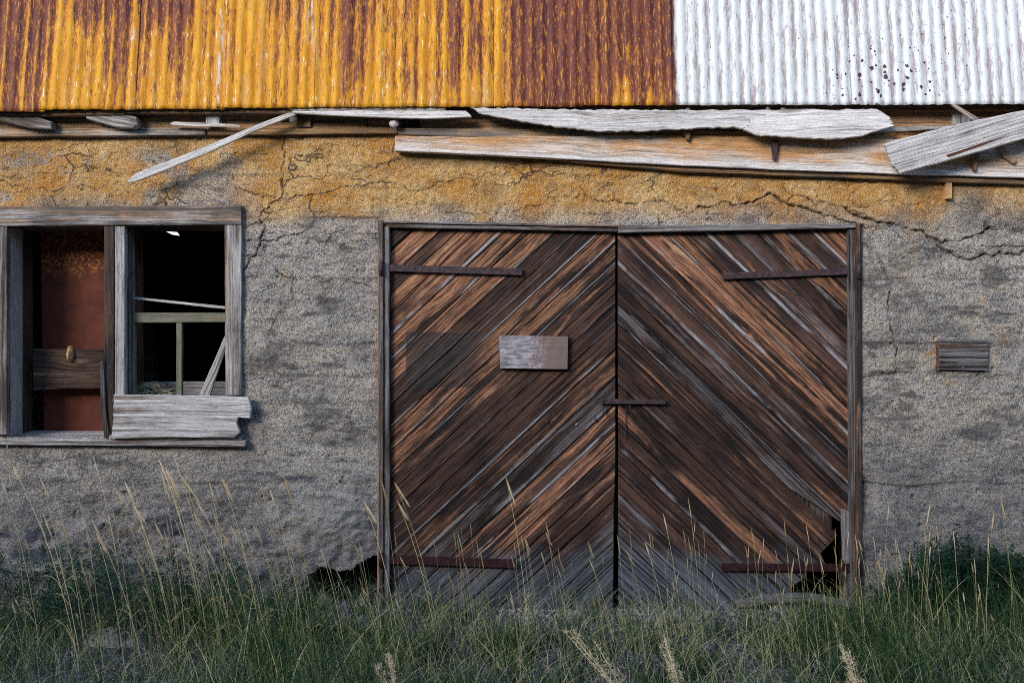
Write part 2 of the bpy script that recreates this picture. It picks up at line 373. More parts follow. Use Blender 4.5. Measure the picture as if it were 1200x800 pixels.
def ground_material():
    s = NT('gravelly_earth'); p = s.pos()
    n = s.noise(p, 1.6, 5., .6); cell = s.n('ShaderNodeTexVoronoi', {'Vector': p, 'Scale': 55.})
    cv = s.n('ShaderNodeSeparateColor', {0: cell.outputs['Color']}).outputs
    col = s.mix(s.ss(n, .35, .65), (.055, .055, .055), (.12, .125, .135))
    col = s.mix(s.ss(cv[0], .7, .8, 0, .8), col, (.24, .25, .27))
    col = s.mix(s.ss(cv[1], .6, .7, 0, .7), col, (.035, .033, .033))
    return s.done(col, s.bump(s.M('MULTIPLY', cell.outputs['Distance'], -1.), 1., .012), .95)
GROUND = ground_material()

# ------------------------------------------------------------------ boards
def clip_band(poly, A, B, keep_below):
    """Sutherland-Hodgman with the line through A,B (pixel space); keep the side with larger y if keep_below."""
    out = []
    def sd_(p): 
        v = (B[0] - A[0]) * (p[1] - A[1]) - (B[1] - A[1]) * (p[0] - A[0])
        return v if keep_below else -v
    for i in range(len(poly)):
        p, q = poly[i], poly[(i + 1) % len(poly)]; dp, dq = sd_(p), sd_(q)
        if dp >= 0: out.append(p)
        if (dp >= 0) != (dq >= 0):
            t = dp / (dp - dq); out.append((p[0] + t * (q[0] - p[0]), p[1] + t * (q[1] - p[1])))
    return out

def roughen(pts, amp, seg, r, endamp=None, ang=0.):
    """Split outline edges and jitter them; edges across the grain get endamp (broken ends)."""
    out = []; n = len(pts); g = Vector((math.cos(ang), math.sin(ang)))
    for i in range(n):
        p, q = Vector(pts[i]), Vector(pts[(i + 1) % n]); d = q - p; L = d.length
        if L < 1e-6: continue
        along = abs(d.normalized().dot(g)) > .75
        am = amp if along else (endamp if endamp is not None else amp)
        sg = seg if along else max(.006, seg * .18 if endamp else seg)
        k = max(1, min(26, int(L / sg)))
        nrm = Vector((-d.y, d.x)).normalized()
        if not along: nrm = g if nrm.dot(g) > 0 else -g
        out.append(p)
        for j in range(1, k):
            out.append(p + d * (j / k) + nrm * (r.uniform(-am, am) if along or not endamp else (1 if j % 2 else -1) * r.uniform(.1, 1.) ** 1.5 * am))
    return out

def board(name, poly_px, y, thick, mat, parent=None, ang=None, col=(.3, .5, .5, 0.), rough=.0015, seg=.12, endamp=None,
          cham=.003, seed=None, label=None, bow=0., twist=0.):
    """A board cut to an outline, its face at depth y; grain along its own x axis."""
    r = random.Random(seed if seed is not None else (sum(map(ord, name)) * 131 + round(poly_px[0][0]) * 17 + round(poly_px[0][1])) & 0xffff)
    P = [Vector((WX(px, y), WZ(py, y))) for px, py in poly_px]
    if ang is None:
        L = max(((P[(i + 1) % len(P)] - P[i]) for i in range(len(P))), key=lambda d: d.length); ang = math.atan2(L.y, L.x)
    c = sum(P, Vector((0, 0))) / len(P)
    P = roughen(P, rough, seg, r, endamp, ang)
    area = sum(P[i].x * P[(i + 1) % len(P)].y - P[(i + 1) % len(P)].x * P[i].y for i in range(len(P)))
    if area < 0: P.reverse()
    ca, sa = math.cos(-ang), math.sin(-ang)
    Q = [Vector(((p - c).x * ca - (p - c).y * sa, (p - c).x * sa + (p - c).y * ca)) for p in P]
    n = len(Q); inn = []
    for i in range(n):
        d1 = (Q[i] - Q[i - 1]); d2 = (Q[(i + 1) % n] - Q[i])
        d1 = d1.normalized() if d1.length > 1e-9 else Vector((1, 0)); d2 = d2.normalized() if d2.length > 1e-9 else d1
        nn = Vector((-d1.y - d2.y, d1.x + d2.x))
        nn = nn.normalized() if nn.length > 1e-6 else Vector((-d1.y, d1.x))
        inn.append(Q[i] + nn * cham)
    f = lambda v: bow * v.x * v.x + twist * v.x * v.y
    V = [(v.x, f(v), v.y) for v in inn] + [(v.x, cham + f(v), v.y) for v in Q] + [(v.x, thick + f(v), v.y) for v in Q]
    Fs = [tuple(range(n))[::1]]
    for i in range(n):
        j = (i + 1) % n
        Fs.append((i, n + i, n + j, j)); Fs.append((n + i, 2 * n + i, 2 * n + j, n + j))
    Fs.append(tuple(range(3 * n - 1, 2 * n - 1, -1)))
    o = mesh_obj(name, V, Fs, mat, parent)
    o.location = (c.x, y, c.y); o.rotation_euler = (0, -ang, 0); o.color = col
    if label: o['label'] = label
    return o
def rect(x0, y0, x1, y1): return [(x0, y0), (x1, y0), (x1, y1), (x0, y1)]

def box(name, x0, x1, y0, y1, z0, z1, mat, parent=None, kind=None):
    V = [(x, y, z) for x in (x0, x1) for y in (y0, y1) for z in (z0, z1)]
    Fs = [(0, 1, 3, 2), (4, 6, 7, 5), (0, 4, 5, 1), (2, 3, 7, 6), (0, 2, 6, 4), (1, 5, 7, 3)]
    o = mesh_obj(name, V, Fs, mat, parent)
    if kind: o['kind'] = kind
    return o

# ================================================================== the building
bld = tag(empty('abandoned_building'), 'abandoned concrete building with plank double door, open window and rusty yellow and white metal eave', 'building')

# ---- front wall: finely modelled rough concrete with board marks, cracks and an undermined foot
CRACKS = [  # (width m, depth m, points in photo pixels)
 (.006, .016, [(333,158),(334,186),(333,206),(331,230)]),
 (.006, .016, [(280,220),(300,228),(330,232),(345,230),(366,228),(392,223),(416,218),(432,214),(460,214),(500,222),(513,213),(532,210),(552,205),(587,206),(617,204),(630,201),(641,195),(656,192)]),
 (.008, .022, [(330,232),(316,242),(304,254),(311,266),(306,278),(302,292),(290,312),(284,330)]),
 (.007, .020, [(306,282),(330,278),(348,275),(360,268),(366,262),(368,252),(366,230)]),
 (.004, .012, [(376,254),(404,254),(434,255),(444,258)]),
 (.004, .012, [(464,158),(461,180),(458,202),(450,210),(456,230)]),
 (.003, .010, [(458,202),(478,196),(500,190)]),
 (.007, .018, [(341,322),(338,353),(330,362),(321,375),(316,392)]),
 (.006, .016, [(308,303),(327,319),(342,325),(367,325),(405,330),(430,334)]),
 (.004, .012, [(630,203),(641,207),(673,206),(708,206),(749,205)]),
 (.006, .018, [(602,248),(615,243),(634,240),(652,231),(673,232),(695,235),(717,235),(730,238),(768,235),(783,238),(792,245),(811,248),(840,250),(853,249)]),
 (.003, .010, [(600,252),(652,251),(682,250),(717,251),(745,254)]),
 (.009, .028, [(816,246),(831,243),(848,236),(861,241),(883,237),(922,238),(948,245),(967,254),(998,261),(1012,264)]),
 (.006, .018, [(922,236),(931,229),(946,231),(967,236),(987,242),(995,248),(1017,256)]),
 (.003, .010, [(833,230),(848,235)]), (.004, .010, [(772,205),(773,234)]),
 (.004, .010, [(896,264),(902,254),(909,251)]), (.003, .008, [(798,219),(820,222),(833,221)]),
 (.010, .032, [(987,242),(995,248),(1017,256),(1042,262),(1053,265),(1073,270),(1086,276),(1097,280),(1112,283),(1130,280),(1145,274),(1160,266)]),
 (.010, .030, [(1086,276),(1105,292),(1119,299),(1145,302),(1163,301),(1182,297),(1210,293)]),
 (.006, .016, [(1150,288),(1163,290),(1182,290),(1210,286)]),
 (.008, .024, [(1010,284),(1022,293),(1030,303),(1037,317),(1042,328),(1041,352),(1043,380),(1047,402),(1051,432),(1056,470)]),
 (.004, .012, [(1061,270),(1070,283),(1077,295)]), (.004, .010, [(1120,268),(1135,258)]), (.003, .010, [(1160,252),(1180,243)]),
 (.004, .012, [(60,225),(95,216),(110,221),(125,217),(147,217),(187,216),(232,217),(262,221),(282,226)]),
 (.004, .010, [(0,206),(50,203),(100,202),(175,201),(232,201)]),
 (.005, .012, [(0,212),(30,222),(60,224),(80,236)]), (.004, .010, [(232,201),(240,196),(246,206)]),
 (.005, .012, [(286,345),(300,352),(316,350)]), (.005, .014, [(1075,345),(1105,348),(1122,362),(1150,370)]),
 (.005, .014, [(1195,360),(1190,400),(1193,440),(1188,470)]),
]
HOLE = [(362, 672), (378, 664), (392, 670), (410, 668), (425, 660), (436, 652), (450, 650), (450, 740), (352, 740)]

def inside(poly, X, Z):
    r = np.zeros(X.shape, bool); n = len(poly)
    for i in range(n):
        (x1, z1), (x2, z2) = poly[i], poly[(i + 1) % n]
        c = ((z1 > Z) != (z2 > Z)) & (X < (x2 - x1) * (Z - z1) / ((z2 - z1) or 1e-9) + x1); r ^= c
    return r

def build_front():
    xs = np.concatenate([np.arange(-6.5, -3.35, .05), np.arange(-3.35, 3.36, .0062), np.arange(3.40, 6.5, .05)])
    zs = np.concatenate([np.arange(-.3, 0, .03), np.arange(0., 3.02, .0062)])
    X, Z = np.meshgrid(xs, zs); PX = X * F / D + 600; PY = 400 - (Z - ZC) * F / D
    Y = np.zeros_like(X)
    Y += vnoise(X, Z, 1, .55, 3) * .012 + vnoise(X, Z, 2, .10, 3) * .006 + vnoise(X, Z, 3, .03, 2, .6) * .0035
    # board marks of the formwork: shallow ledges
    led = 0; edges = []
    for py, am in ((326, .007), (372, -.004), (400, .003), (438, .006), (470, .004), (498, -.005), (566, .006)):
        wv = vnoise(X, Z * 0, int(py), .35, 3) * 5
        st_ = sstep(-.9, .9, PY - py + wv)
        m_ = .35 + .65 * sstep(-.3, .3, vnoise(X, Z * 0, int(py) + 1, .6, 2))
        am *= 1 + .9 * sstep(1000, 1030, PX)
        Y += am * m_ * st_ * np.exp(-np.clip(PY - py, 0, 400) / 45.)
        edges.append(np.exp(-((PY - py + wv - 1) / 2.2) ** 2) * m_)
    # clear ledge left of the door head
    st_ = sstep(253.5, 255.5, PY + vnoise(X, Z, 9, .2, 2) * 1.5); reg = sstep(352, 372, PX) * (1 - sstep(444, 446, PX))
    Y += .012 * st_ * reg * np.exp(-np.clip(PY - 255, 0, 500) / 60.)
    # eroded foot of the wall
    er = sstep(575, 610, PY + vnoise(X, Z, 5, .5, 3) * 26 + (PX - 250) * .05) * (1 - sstep(1010, 1030, PX))
    Y += er * (vnoise(X, Z, 6, .22, 4, .6) * .045 + .012)
    loc = np.exp(-(((PX - 400) / 60) ** 2 + ((PY - 610) / 45) ** 2)); Y -= loc * .05
    Y += er * vnoise(X, Z, 8, .05, 2) * .010
    # curved lips on the right
    reg = sstep(1085, 1110, PX) * np.exp(-((PY - 300) / 26) ** 2)
    Y += reg * (np.sin((PY + 6 * np.cos(PX / 40)) / 4.6) * .010 + vnoise(X, Z, 14, .08, 3) * .012)
    # pits
    pit = sstep(.62, .80, vnoise(X, Z, 21, .045, 2)); Y += pit * .012
    # ---- colour masks
    och = (1 - sstep(226, 268, PY + vnoise(X, Z, 31, .35, 4, .6) * 24 + 10 * sstep(1000, 1100, PX) - 6 * sstep(280, 330, PX)))
    och *= 1 - .80 * sstep(.0, .35, vnoise(X, Z, 32, .22, 4, .6)) * (1 - sstep(250, 320, PX)) * sstep(165, 190, PY)
    och = np.clip(och + .35 * sstep(.25, .6, vnoise(X, Z, 33, .30, 4, .6)) * (1 - sstep(320, 420, PY)), 0, 1)
    och = np.maximum(och, .55 * sstep(.45, .7, vnoise(X, Z, 34, .16, 4, .6)) * (1 - sstep(460, 500, PY)))
    och[(PY > 255) & (PX > 360) & (PX < 446)] *= .25
    och *= 1 - .65 * np.exp(-(((PX - 1142) / 22) ** 2 + ((PY - 246) / 26) ** 2))
    dirt_shade = np.zeros_like(X)
    dirt_shade += .60 * sstep(.15, .5, vnoise(X, Z * 2.2, 41, .30, 5, .68)) * (1 - .7 * och)
    dirt_shade += .28 * sstep(.1, .5, vnoise(X, Z * 5, 47, .30, 4, .65)) * (1 - och)
    for cx, cy, sx, sy, k in ((1142, 246, 18, 34, .55), (575, 222, 12, 11, .4), (646, 219, 9, 9, .4), (660, 218, 7, 6, .3), (527, 245, 20, 7, .45),
                              (200, 175, 50, 14, .35), (20, 190, 30, 20, .35), (80, 240, 50, 12, .45), (505, 170, 18, 14, .25), (445, 262, 8, 60, .25), (1016, 300, 5, 40, .4)):
        dirt_shade = np.maximum(dirt_shade, k * np.exp(-((PX - cx + vnoise(X, Z, 42, .1, 3) * 10) / sx) ** 2 - ((PY - cy + vnoise(X, Z, 43, .1, 3) * 8) / sy) ** 2))
    for ed in edges: dirt_shade = np.maximum(dirt_shade, .55 * ed * sstep(-.2, .3, vnoise(X, Z, 44, .12, 3)))
    # blue-black shade of the lower wall painted in, with an uneven upper edge
    foot_shade = sstep(470, 680, PY + vnoise(X, Z, 45, .5, 4, .6) * 70)
    dirt_shade = np.maximum(dirt_shade, dirt_shade + .60 * foot_shade * (.7 + .5 * vnoise(X, Z, 46, .12, 4, .65)))
    under = np.exp(-((PY - 160 - (PX > 463) * (30 + 12 * (PX - 463) / 737)) / 5.) ** 2) * (PX > 0)  # darker strip just below the plate and the beam
    dirt_shade = np.maximum(dirt_shade, .35 * under)
    strata = vnoise(X * .22, Z, 53, .045, 4, .6); strata2 = vnoise(X * .5, Z, 54, .12, 4, .65)
    strata2 = vnoise(X * .5, Z, 54, .12, 4, .65) + .35 * vnoise(X * .15, Z, 55, .07, 3, .6)
    tan = (.9 * sstep(-.15, .30, strata2) + .35 * sstep(.1, .5, strata)) * (1 - sstep(430, 560, PY)) * (1 - och) * (.40 + .60 * sstep(1000, 1040, PX))
    dirt_shade = np.maximum(dirt_shade, .72 * sstep(.26, .50, strata) * (1 - .75 * och) * (1 - .4 * foot_shade))
    pale = .5 * sstep(.42, .7, vnoise(X, Z, 51, .13, 4, .6)) * (1 - och) * (1 - foot_shade * .6)
    pale = np.maximum(pale, .45 * loc * (1 + vnoise(X, Z, 52, .08, 3)))
    # ---- cracks
    rr = np.random.default_rng(5)
    for wd, dp, pts in CRACKS:
        P = [np.array((WX(px), WZ(py))) for px, py in pts]
        for _ in range(3):
            Q = []
            for p, q in zip(P[:-1], P[1:]):
                d = q - p; L = np.hypot(*d); nrm = np.array((-d[1], d[0])) / (L + 1e-9)
                Q += [p, (p + q) / 2 + nrm * rr.normal() * L * .12]
            P = Q + [P[-1]]
        for k, (p, q) in enumerate(zip(P[:-1], P[1:])):
            ww = wd * rr.uniform(.30, .80) * (1.3 if wd > .0085 else 1.); m = .05
            i0, i1 = np.searchsorted(xs, (min(p[0], q[0]) - m, max(p[0], q[0]) + m)); j0, j1 = np.searchsorted(zs, (min(p[1], q[1]) - m, max(p[1], q[1]) + m))
            if i1 <= i0 or j1 <= j0: continue
            sx, sz = X[j0:j1, i0:i1], Z[j0:j1, i0:i1]; d = q - p; t = np.clip(((sx - p[0]) * d[0] + (sz - p[1]) * d[1]) / (d @ d + 1e-12), 0, 1)
            ds = np.hypot(sx - p[0] - t * d[0], sz - p[1] - t * d[1])
            brk = .40 + .60 * sstep(-.45, .1, vnoise(sx, sz, 62, .07, 2))
            core = (1 - sstep(ww * .3, ww * .9, ds)) * brk
            Y[j0:j1, i0:i1] = np.maximum(Y[j0:j1, i0:i1], Y[j0:j1, i0:i1] * (1 - core) + core * dp * (.4 + ww / wd * .6) * brk)
            lip = -.0035 * np.exp(-((ds - ww * 1.7) / (ww * .9)) ** 2) * (sz > (p[1] + t * d[1]))
            Y[j0:j1, i0:i1] += lip * .5 * (wd > .005)
            halo = .45 * np.exp(-(ds / (ww * 2.6)) ** 2) * (.6 + .6 * vnoise(sx, sz, 61, .03, 2))
            dirt_shade[j0:j1, i0:i1] = np.maximum(dirt_shade[j0:j1, i0:i1], np.maximum(core * .85, halo))
    # ---- the undermined hole beside the door
    hx, hz = PX + vnoise(X, Z, 71, .06, 3) * 5, PY + vnoise(X, Z, 72, .06, 3) * 5
    hm = inside(HOLE, hx, hz); Y[hm] = .34 + vnoise(X, Z, 73, .08, 3)[hm] * .05; dirt_shade[hm] = .7; och[hm] = 0; pale[hm] = 0
    low = (Z < .0); dirt_shade[low] = .6
    # ---- faces, without the window and door openings
    nz, nx = X.shape; idx = np.arange(nz * nx).reshape(nz, nx)
    xc = (X[:-1, :-1] + X[1:, 1:]) / 2; zc = (Z[:-1, :-1] + Z[1:, 1:]) / 2
    op = ((xc > WX(3)) & (xc < WX(266)) & (zc > WZ(512)) & (zc < WZ(255))) | ((xc > WX(447)) & (xc < WX(1005)) & (zc > -.5) & (zc < WZ(264)))
    top = zc > 3.0
    q = np.stack([idx[:-1, :-1], idx[:-1, 1:], idx[1:, 1:], idx[1:, :-1]], -1)[~(op | top)]
    V = np.stack([X, Y, Z], -1).reshape(-1, 3)
    used = np.zeros(len(V), bool); used[q.ravel()] = True; re = np.cumsum(used) - 1
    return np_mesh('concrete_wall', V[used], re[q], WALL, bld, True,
                   {'foot_shade': foot_shade.ravel()[used], 'tan': np.clip(tan, 0, 1).ravel()[used], 'ochre': np.clip(och, 0, 1).ravel()[used], 'dirt_shade': np.clip(dirt_shade, 0, .92).ravel()[used], 'pale': np.clip(pale, 0, 1).ravel()[used]})
front = build_front()

# body of the wall behind its face, the room and its shell
def wallbody():
    V, Fs = [], []
    def b(x0, x1, z0, z1, y0=.055, y1=.35):
        k = len(V); V.extend([(x, y, z) for x in (x0, x1) for y in (y0, y1) for z in (z0, z1)])
        Fs.extend([tuple(k + i for i in f) for f in [(0, 1, 3, 2), (4, 6, 7, 5), (0, 4, 5, 1), (2, 3, 7, 6), (0, 2, 6, 4), (1, 5, 7, 3)]])
    wx0, wx1, wz0, wz1 = WX(4), WX(266), WZ(512), WZ(256); dx0, dx1, dz = WX(447), WX(1005), WZ(264)
    b(-6.5, wx0, -.3, 3.0); b(wx0, wx1, -.3, wz0); b(wx0, wx1, wz1, 3.0)
    b(wx1, WX(352), -.3, 3.0); b(WX(352), dx0, WZ(645), 3.0); b(dx0, dx1, dz, 3.0); b(dx1, 6.5, -.3, 3.0)
    # stone packing inside the lower corner, behind the hole
    b(WX(352), WX(352) + .03, -.3, WZ(645), .3, .8)
    return mesh_obj('wall_core', V, Fs, WALL, bld)
wallbody()
ZT = 4.25
box('side_wall', -6.8, -6.5, 0, 5.4, -.3, ZT, WALL, bld); box('side_wall', 6.5, 6.8, 0, 5.4, -.3, ZT, WALL, bld)
gx, gz = -400 * (D + 5) / F, ZC + 127 * (D + 5) / F            # a gap high in the back wall lets daylight in
def backwall():
    g = [(gx - .07, gz + .022), (gx + .07, gz + .014), (gx + .10, gz - .030), (gx + .01, gz - .016)]
    outer = [(-6.5, ZT), (6.5, ZT), (6.5, -.3), (-6.5, -.3)]; V = []; Fs = []
    for y in (5.0, 5.06): V += [(x, y, z) for x, z in g + outer]
    for k, o in ((0, 0), (8, 1)):
        for i in range(4):
            j = (i + 1) % 4; f = (k + i, k + j, k + 4 + j, k + 4 + i); Fs.append(f if o else f[::-1])
    for i in range(4): Fs.append((i, (i + 1) % 4, 8 + (i + 1) % 4, 8 + i))
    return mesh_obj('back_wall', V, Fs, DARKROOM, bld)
backwall()
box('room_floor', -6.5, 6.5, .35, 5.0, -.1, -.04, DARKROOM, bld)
rd = box('roof_deck', -6.8, 6.8, -.02, 5.4, ZT, ZT + .08, WOOD, bld); rd.color = (.2, .4, .4, 0)
sh = box('sheathing_wall', -6.5, 6.5, .10, .34, 3.0, ZT, WOOD, bld); sh.color = (.6, .3, .45, .5)
# inner partition seen faintly through the window
box('inner_wall', -6.4, -3.0, 2.2, 2.3, -.04, 2.1, WALL, bld)

# ---- corrugated sheets
RUST_X = [0, 40, 52, 60, 80, 110, 135, 147, 150, 165, 180, 205, 220, 240, 280, 340, 355, 370, 400, 430, 450, 490, 520, 560, 590, 610, 650, 690, 700, 740, 780, 793]
RUST_V = [.75, .85, .8, .42, .55, .60, .7, .6, .35, .5, .62, .65, .35, .22, .16, .2, .55, .35, .55, .42, .3, .42, .58, .42, .62, .95, 1.15, 1.1, .82, .90, 1.0, 1.05]
seams = [-62, 43, 148, 253, 358, 463, 568, 673, 778, 883, 988, 1093, 1198, 1303]
def corrugated(i, x0, x1):
    y0 = -.165; pitch = 12.7 * (D + y0) / F; X0, X1 = WX(x0, y0), WX(x1, y0) + pitch * .8
    n = int((X1 - X0) / pitch * 14); xs = np.linspace(X0, X1, n + 1)
    mid = (x0 + x1) / 2; r = random.Random(i)
    zb = WZ(np.interp(mid, [0, 100, 200, 400, 800, 1200], [131.5, 130, 128.5, 127, 124.5, 123.5]) + r.uniform(-.5, .6) - 1.0, y0)
    ts = np.concatenate([np.linspace(0, .12, 5), np.linspace(.2, 1.2, 11)]); tilt = R(8 + r.uniform(-.3, .3))
    X, T = np.meshgrid(xs, ts); ph = (X - WX(0, y0)) / pitch * 2 * math.pi
    cw = np.cos(ph); off = (.0035 if i % 2 else 0.)
    am = .0040 * (1 + .10 * vnoise(X, T, i, .1, 2))
    Yl = -am * cw - off + vnoise(X, T, 90 + i, .25, 2) * .004
    edge = r.uniform(-.002, .002) * np.sin(X * 7)
    Zl = T + np.where(T < .01, vnoise(X, X * 0, 95, .02, 2) * .004, 0)
    Y = y0 + Yl * math.cos(tilt) + Zl * math.sin(tilt); Z = zb + edge + Zl * math.cos(tilt) + Yl * math.sin(tilt) * 0
    PX = 600 + X * F / (D + Y); PY = 400 - (Z - ZC) * F / (D + Y)
    xb = (X - 0) * F / (D + y0) + 600
    rust = np.interp(xb, RUST_X, RUST_V); rust = rust - .22 * sstep(85, 128, PY + vnoise(X, Z * 0, 77, .04, 2) * 30) * (rust > .3) - .10 * sstep(50, 110, PY)
    rust += .20 * (1 - sstep(10, 60, PY)) * sstep(60, 90, xb + vnoise(X, Z, 79, .05, 3) * 25) * (1 - sstep(190, 225, xb + vnoise(X, Z, 80, .05, 3) * 30)) + .12 * vnoise(X, Z, 97, .25, 3) + .15 * (1 - sstep(0, 40, PY)) * (xb < 450)
    white = sstep(791.5, 793.5, xb + vnoise(X, Z, 98, .03, 2) * 2.5)
    sp = np.exp(-((xb - 1035) / 62) ** 2 - ((PY - 98) / 50) ** 2) * 1.45 + .5 * np.exp(-((xb - 1120) / 45) ** 2 - ((PY - 55) / 45) ** 2) + .10 * (xb > 860)
    fid = np.floor(ph / (2 * math.pi) + .5).astype(int); fr_ = np.random.default_rng(77).uniform(-1, 1, 4000)[fid + 2000]; fr2 = np.random.default_rng(78).uniform(0, 1, 4000)[fid + 2000]
    rust += .30 * fr_ * (1 - .5 * sstep(.6, .8, rust)) * sstep(-1.2, .6, -np.abs(rust - .45) * 2.2 + .6) - (.38 - .16 * (xb > 590)) * (fr2 > .55) * np.clip(cw, 0, 1) ** 3 * (rust > .45)
    seam = sum(np.exp(-((xb - s_ - 3) / 3.2) ** 2) for s_ in (148, 253, 358)) * .8
    nz, nx = X.shape; idx = np.arange(nz * nx).reshape(nz, nx)
    q = np.stack([idx[:-1, :-1], idx[:-1, 1:], idx[1:, 1:], idx[1:, :-1]], -1).reshape(-1, 4)
    o = np_mesh('metal_sheet', np.stack([X, Y, Z], -1).reshape(-1, 3), q, SHEET, bld, True,
                {'rust': rust.ravel(), 'crest': cw.ravel(), 'white': white.ravel(), 'spots': np.clip(sp, 0, 1.5).ravel() * (white.ravel() > .5), 'seam': np.clip(seam, 0, 1).ravel()})
    sol = o.modifiers.new('thickness', 'SOLIDIFY'); sol.thickness = .0012; sol.offset = 1
    if x0 > 790: o['label'] = 'white painted corrugated sheet with rust streaks and dark specks' if 980 < x0 < 1100 else 'white painted corrugated sheet with fine rust streaks'
    elif x0 > 560: o['label'] = 'corrugated sheet rusted mostly dark red with little yellow left'
    elif x0 < 40: o['label'] = 'corrugated sheet with dark maroon rust and thin yellow streaks'
    else: o['label'] = 'corrugated sheet of bright yellow paint streaked with maroon rust'
for i in range(len(seams) - 1): corrugated(i, seams[i], seams[i + 1])
for k, (x0, x1) in enumerate(((-690, -62), (1303, 1900))):
    corrugated(20 + k, x0, x1)

# ---- timber under the eave
SILV = lambda r_=.2, g_=.85, b_=.5: (r_ + .25, g_ - .1, b_ + .02, 1.)
B = board
B('eave_batten', [(-520, 126), (47, 128), (47, 135), (-520, 134)], -.125, .05, WOOD, bld, col=(.75, .3, .42, .75), endamp=.01)
B('eave_batten', [(46, 130), (146, 129), (146, 134), (46, 135.5)], -.13, .05, WOOD, bld, col=(.75, .3, .42, .75), endamp=.01)
B('eave_batten', [(147, 126), (460, 126), (460, 133), (147, 132.5)], -.135, .05, WOOD, bld, col=(.75, .35, .45, .75), endamp=.01)
B('eave_batten', [(461, 122), (955, 120), (955, 130), (461, 131)], -.09, .05, WOOD, bld, col=(.75, .2, .30, .5), endamp=.01)
B('eave_batten', [(956, 120), (1700, 120), (1700, 129), (956, 130)], -.09, .05, WOOD, bld, col=(.75, .2, .30, .6), endamp=.01)
B('frieze_board', [(-520, 118), (430, 118), (430, 156), (-520, 160)], -.034, .03, WOOD, bld, col=(.85, .1, .6, .6), label='brown board set back under the eave')
B('frieze_board', [(431, 118), (1700, 118), (1700, 152), (431, 152)], -.034, .03, WOOD, bld, col=(.75, .35, .6, .5), label='greyish brown board set back under the eave')
B('wall_plate', [(-520, 156), (240, 149.5), (240, 157.5), (-520, 166)], -.05, .09, WOOD, bld, col=(.55, .5, .48, .9), endamp=.002, label='pale timber plate along the wall top')
B('wall_plate', [(243.5, 150), (466, 149), (466, 156), (243.5, 158)], -.045, .09, WOOD, bld, col=(.95, .15, .42, .9), endamp=.002, label='orange brown timber plate on the wall top')
B('roof_board', [(0, 141), (60, 153), (-40, 157), (-40, 141)], -.02, .03, WOOD, bld, col=(.2, .6, .5, .8), label='pale plank end in the eave corner')
# rafter tails and their broken boards
for pts, cc, yy in (([(-6, 136), (44, 137), (61, 143), (60, 151), (34, 150), (-4, 141)], (.15, .6, .42, .55), -.11),
                ([(99, 131), (134, 130), (160, 137), (162, 146), (156, 150), (137, 149), (101, 139)], (.2, .65, .48, .6), -.115)):
    B('rafter_tail', pts, yy, .16, WOOD, bld, ang=R(-14), col=cc, rough=.003, endamp=.006, cham=.006, label='split grey rafter end under the eave')
B('rafter_tail', rect(241, 128, 257, 147), -.09, .14, WOOD, bld, ang=R(90), col=(.1, .8, .42, .9), rough=.003, cham=.004)
B('rafter_tail', rect(350, 133, 364, 149), -.06, .11, WOOD, bld, ang=R(90), col=(.9, .1, .35, .6), rough=.003, cham=.004)
B('rafter_tail', rect(1117, 124, 1137, 146), -.06, .11, WOOD, bld, ang=R(90), col=(.2, .7, .36, .9), rough=.003, cham=.004)
B('rafter_tail', rect(470, 137, 492, 152), -.04, .09, WOOD, bld, ang=R(90), col=(.6, .3, .2, .4), rough=.003, cham=.004)
B('rafter_tail', rect(1010, 126, 1030, 150), -.04, .09, WOOD, bld, ang=R(90), col=(.7, .2, .25, .5), rough=.003, cham=.004)
# main beam, two layers
B('eave_beam', [(466, 150), (560, 151), (790, 152), (1040, 158), (1700, 178), (1700, 200), (1040, 172), (790, 160), (600, 162), (467, 157.5)], -.055, .05, WOOD, bld, ang=R(-1.3), col=(.75, .35, .52, 1.), endamp=.004, label='upper brown timber strip above the long beam')
B('eave_beam', [(463, 159), (560, 160.5), (800, 158), (1040, 163), (1700, 186), (1700, 226), (1205, 208.5), (1050, 204), (800, 194), (600, 183), (463, 176.5)], -.075, .055, BEAMWOOD, bld, ang=R(-2.3), col=(.45, .75, .58, 1.), endamp=.003, rough=.002, label='long pale weathered beam across the wall above the door')
B('beam_ledge', [(640, 184), (800, 195), (1050, 205), (1700, 227), (1700, 233), (1050, 211), (800, 201), (670, 190)], -.045, .05, WOOD, bld, ang=R(-2.3), col=(.9, .1, .35, .8), endamp=.003, label='brown timber ledge under the long beam')
# broken fascia
B('fascia_board', [(338, 127), (400, 125.3), (522, 126), (522, 129), (400, 129), (345, 130)], -.150, .02, WOOD, bld, ang=R(0), col=SILV(.1, .9, .5), endamp=.006, rough=.001)
B('fascia_board', [(341, 130.2), (420, 129.5), (546, 130), (553, 137), (500, 139), (420, 136.5), (375, 134.5), (345, 132.5)], -.155, .025, WOOD, bld, ang=R(-1), col=SILV(.05, .95, .52), endamp=.006, label='thin pale fascia board, left piece')
B('fascia_board', [(551, 126), (640, 128), (780, 129), (1020, 128), (1030, 133), (880, 141), (875, 150), (868, 151), (860, 148.5), (800, 151), (770, 153), (700, 154), (640, 147), (600, 140), (566, 134)], -.165, .028, WOOD, bld, ang=R(-.8), col=SILV(.1, .85, .50), endamp=.008, rough=.0045, seg=.028, label='long splintered pale fascia board, middle piece')
B('fascia_board', [(881, 140), (905, 133), (960, 130), (1028, 128), (1041, 136), (1048, 148), (1036, 151), (1006, 160), (975, 163), (930, 161), (886, 158), (872, 152)], -.185, .028, WOOD, bld, ang=R(1.5), col=SILV(.05, .9, .54), endamp=.014, rough=.004, seg=.03, cham=.004, label='short bright fascia piece with jagged ends')
B('fascia_board', [(1000, 148), (1115, 147), (1122, 150), (1060, 154), (1000, 156)], -.085, .02, WOOD, bld, ang=R(0), col=(.3, .6, .38, .9), endamp=.006, rough=.002)
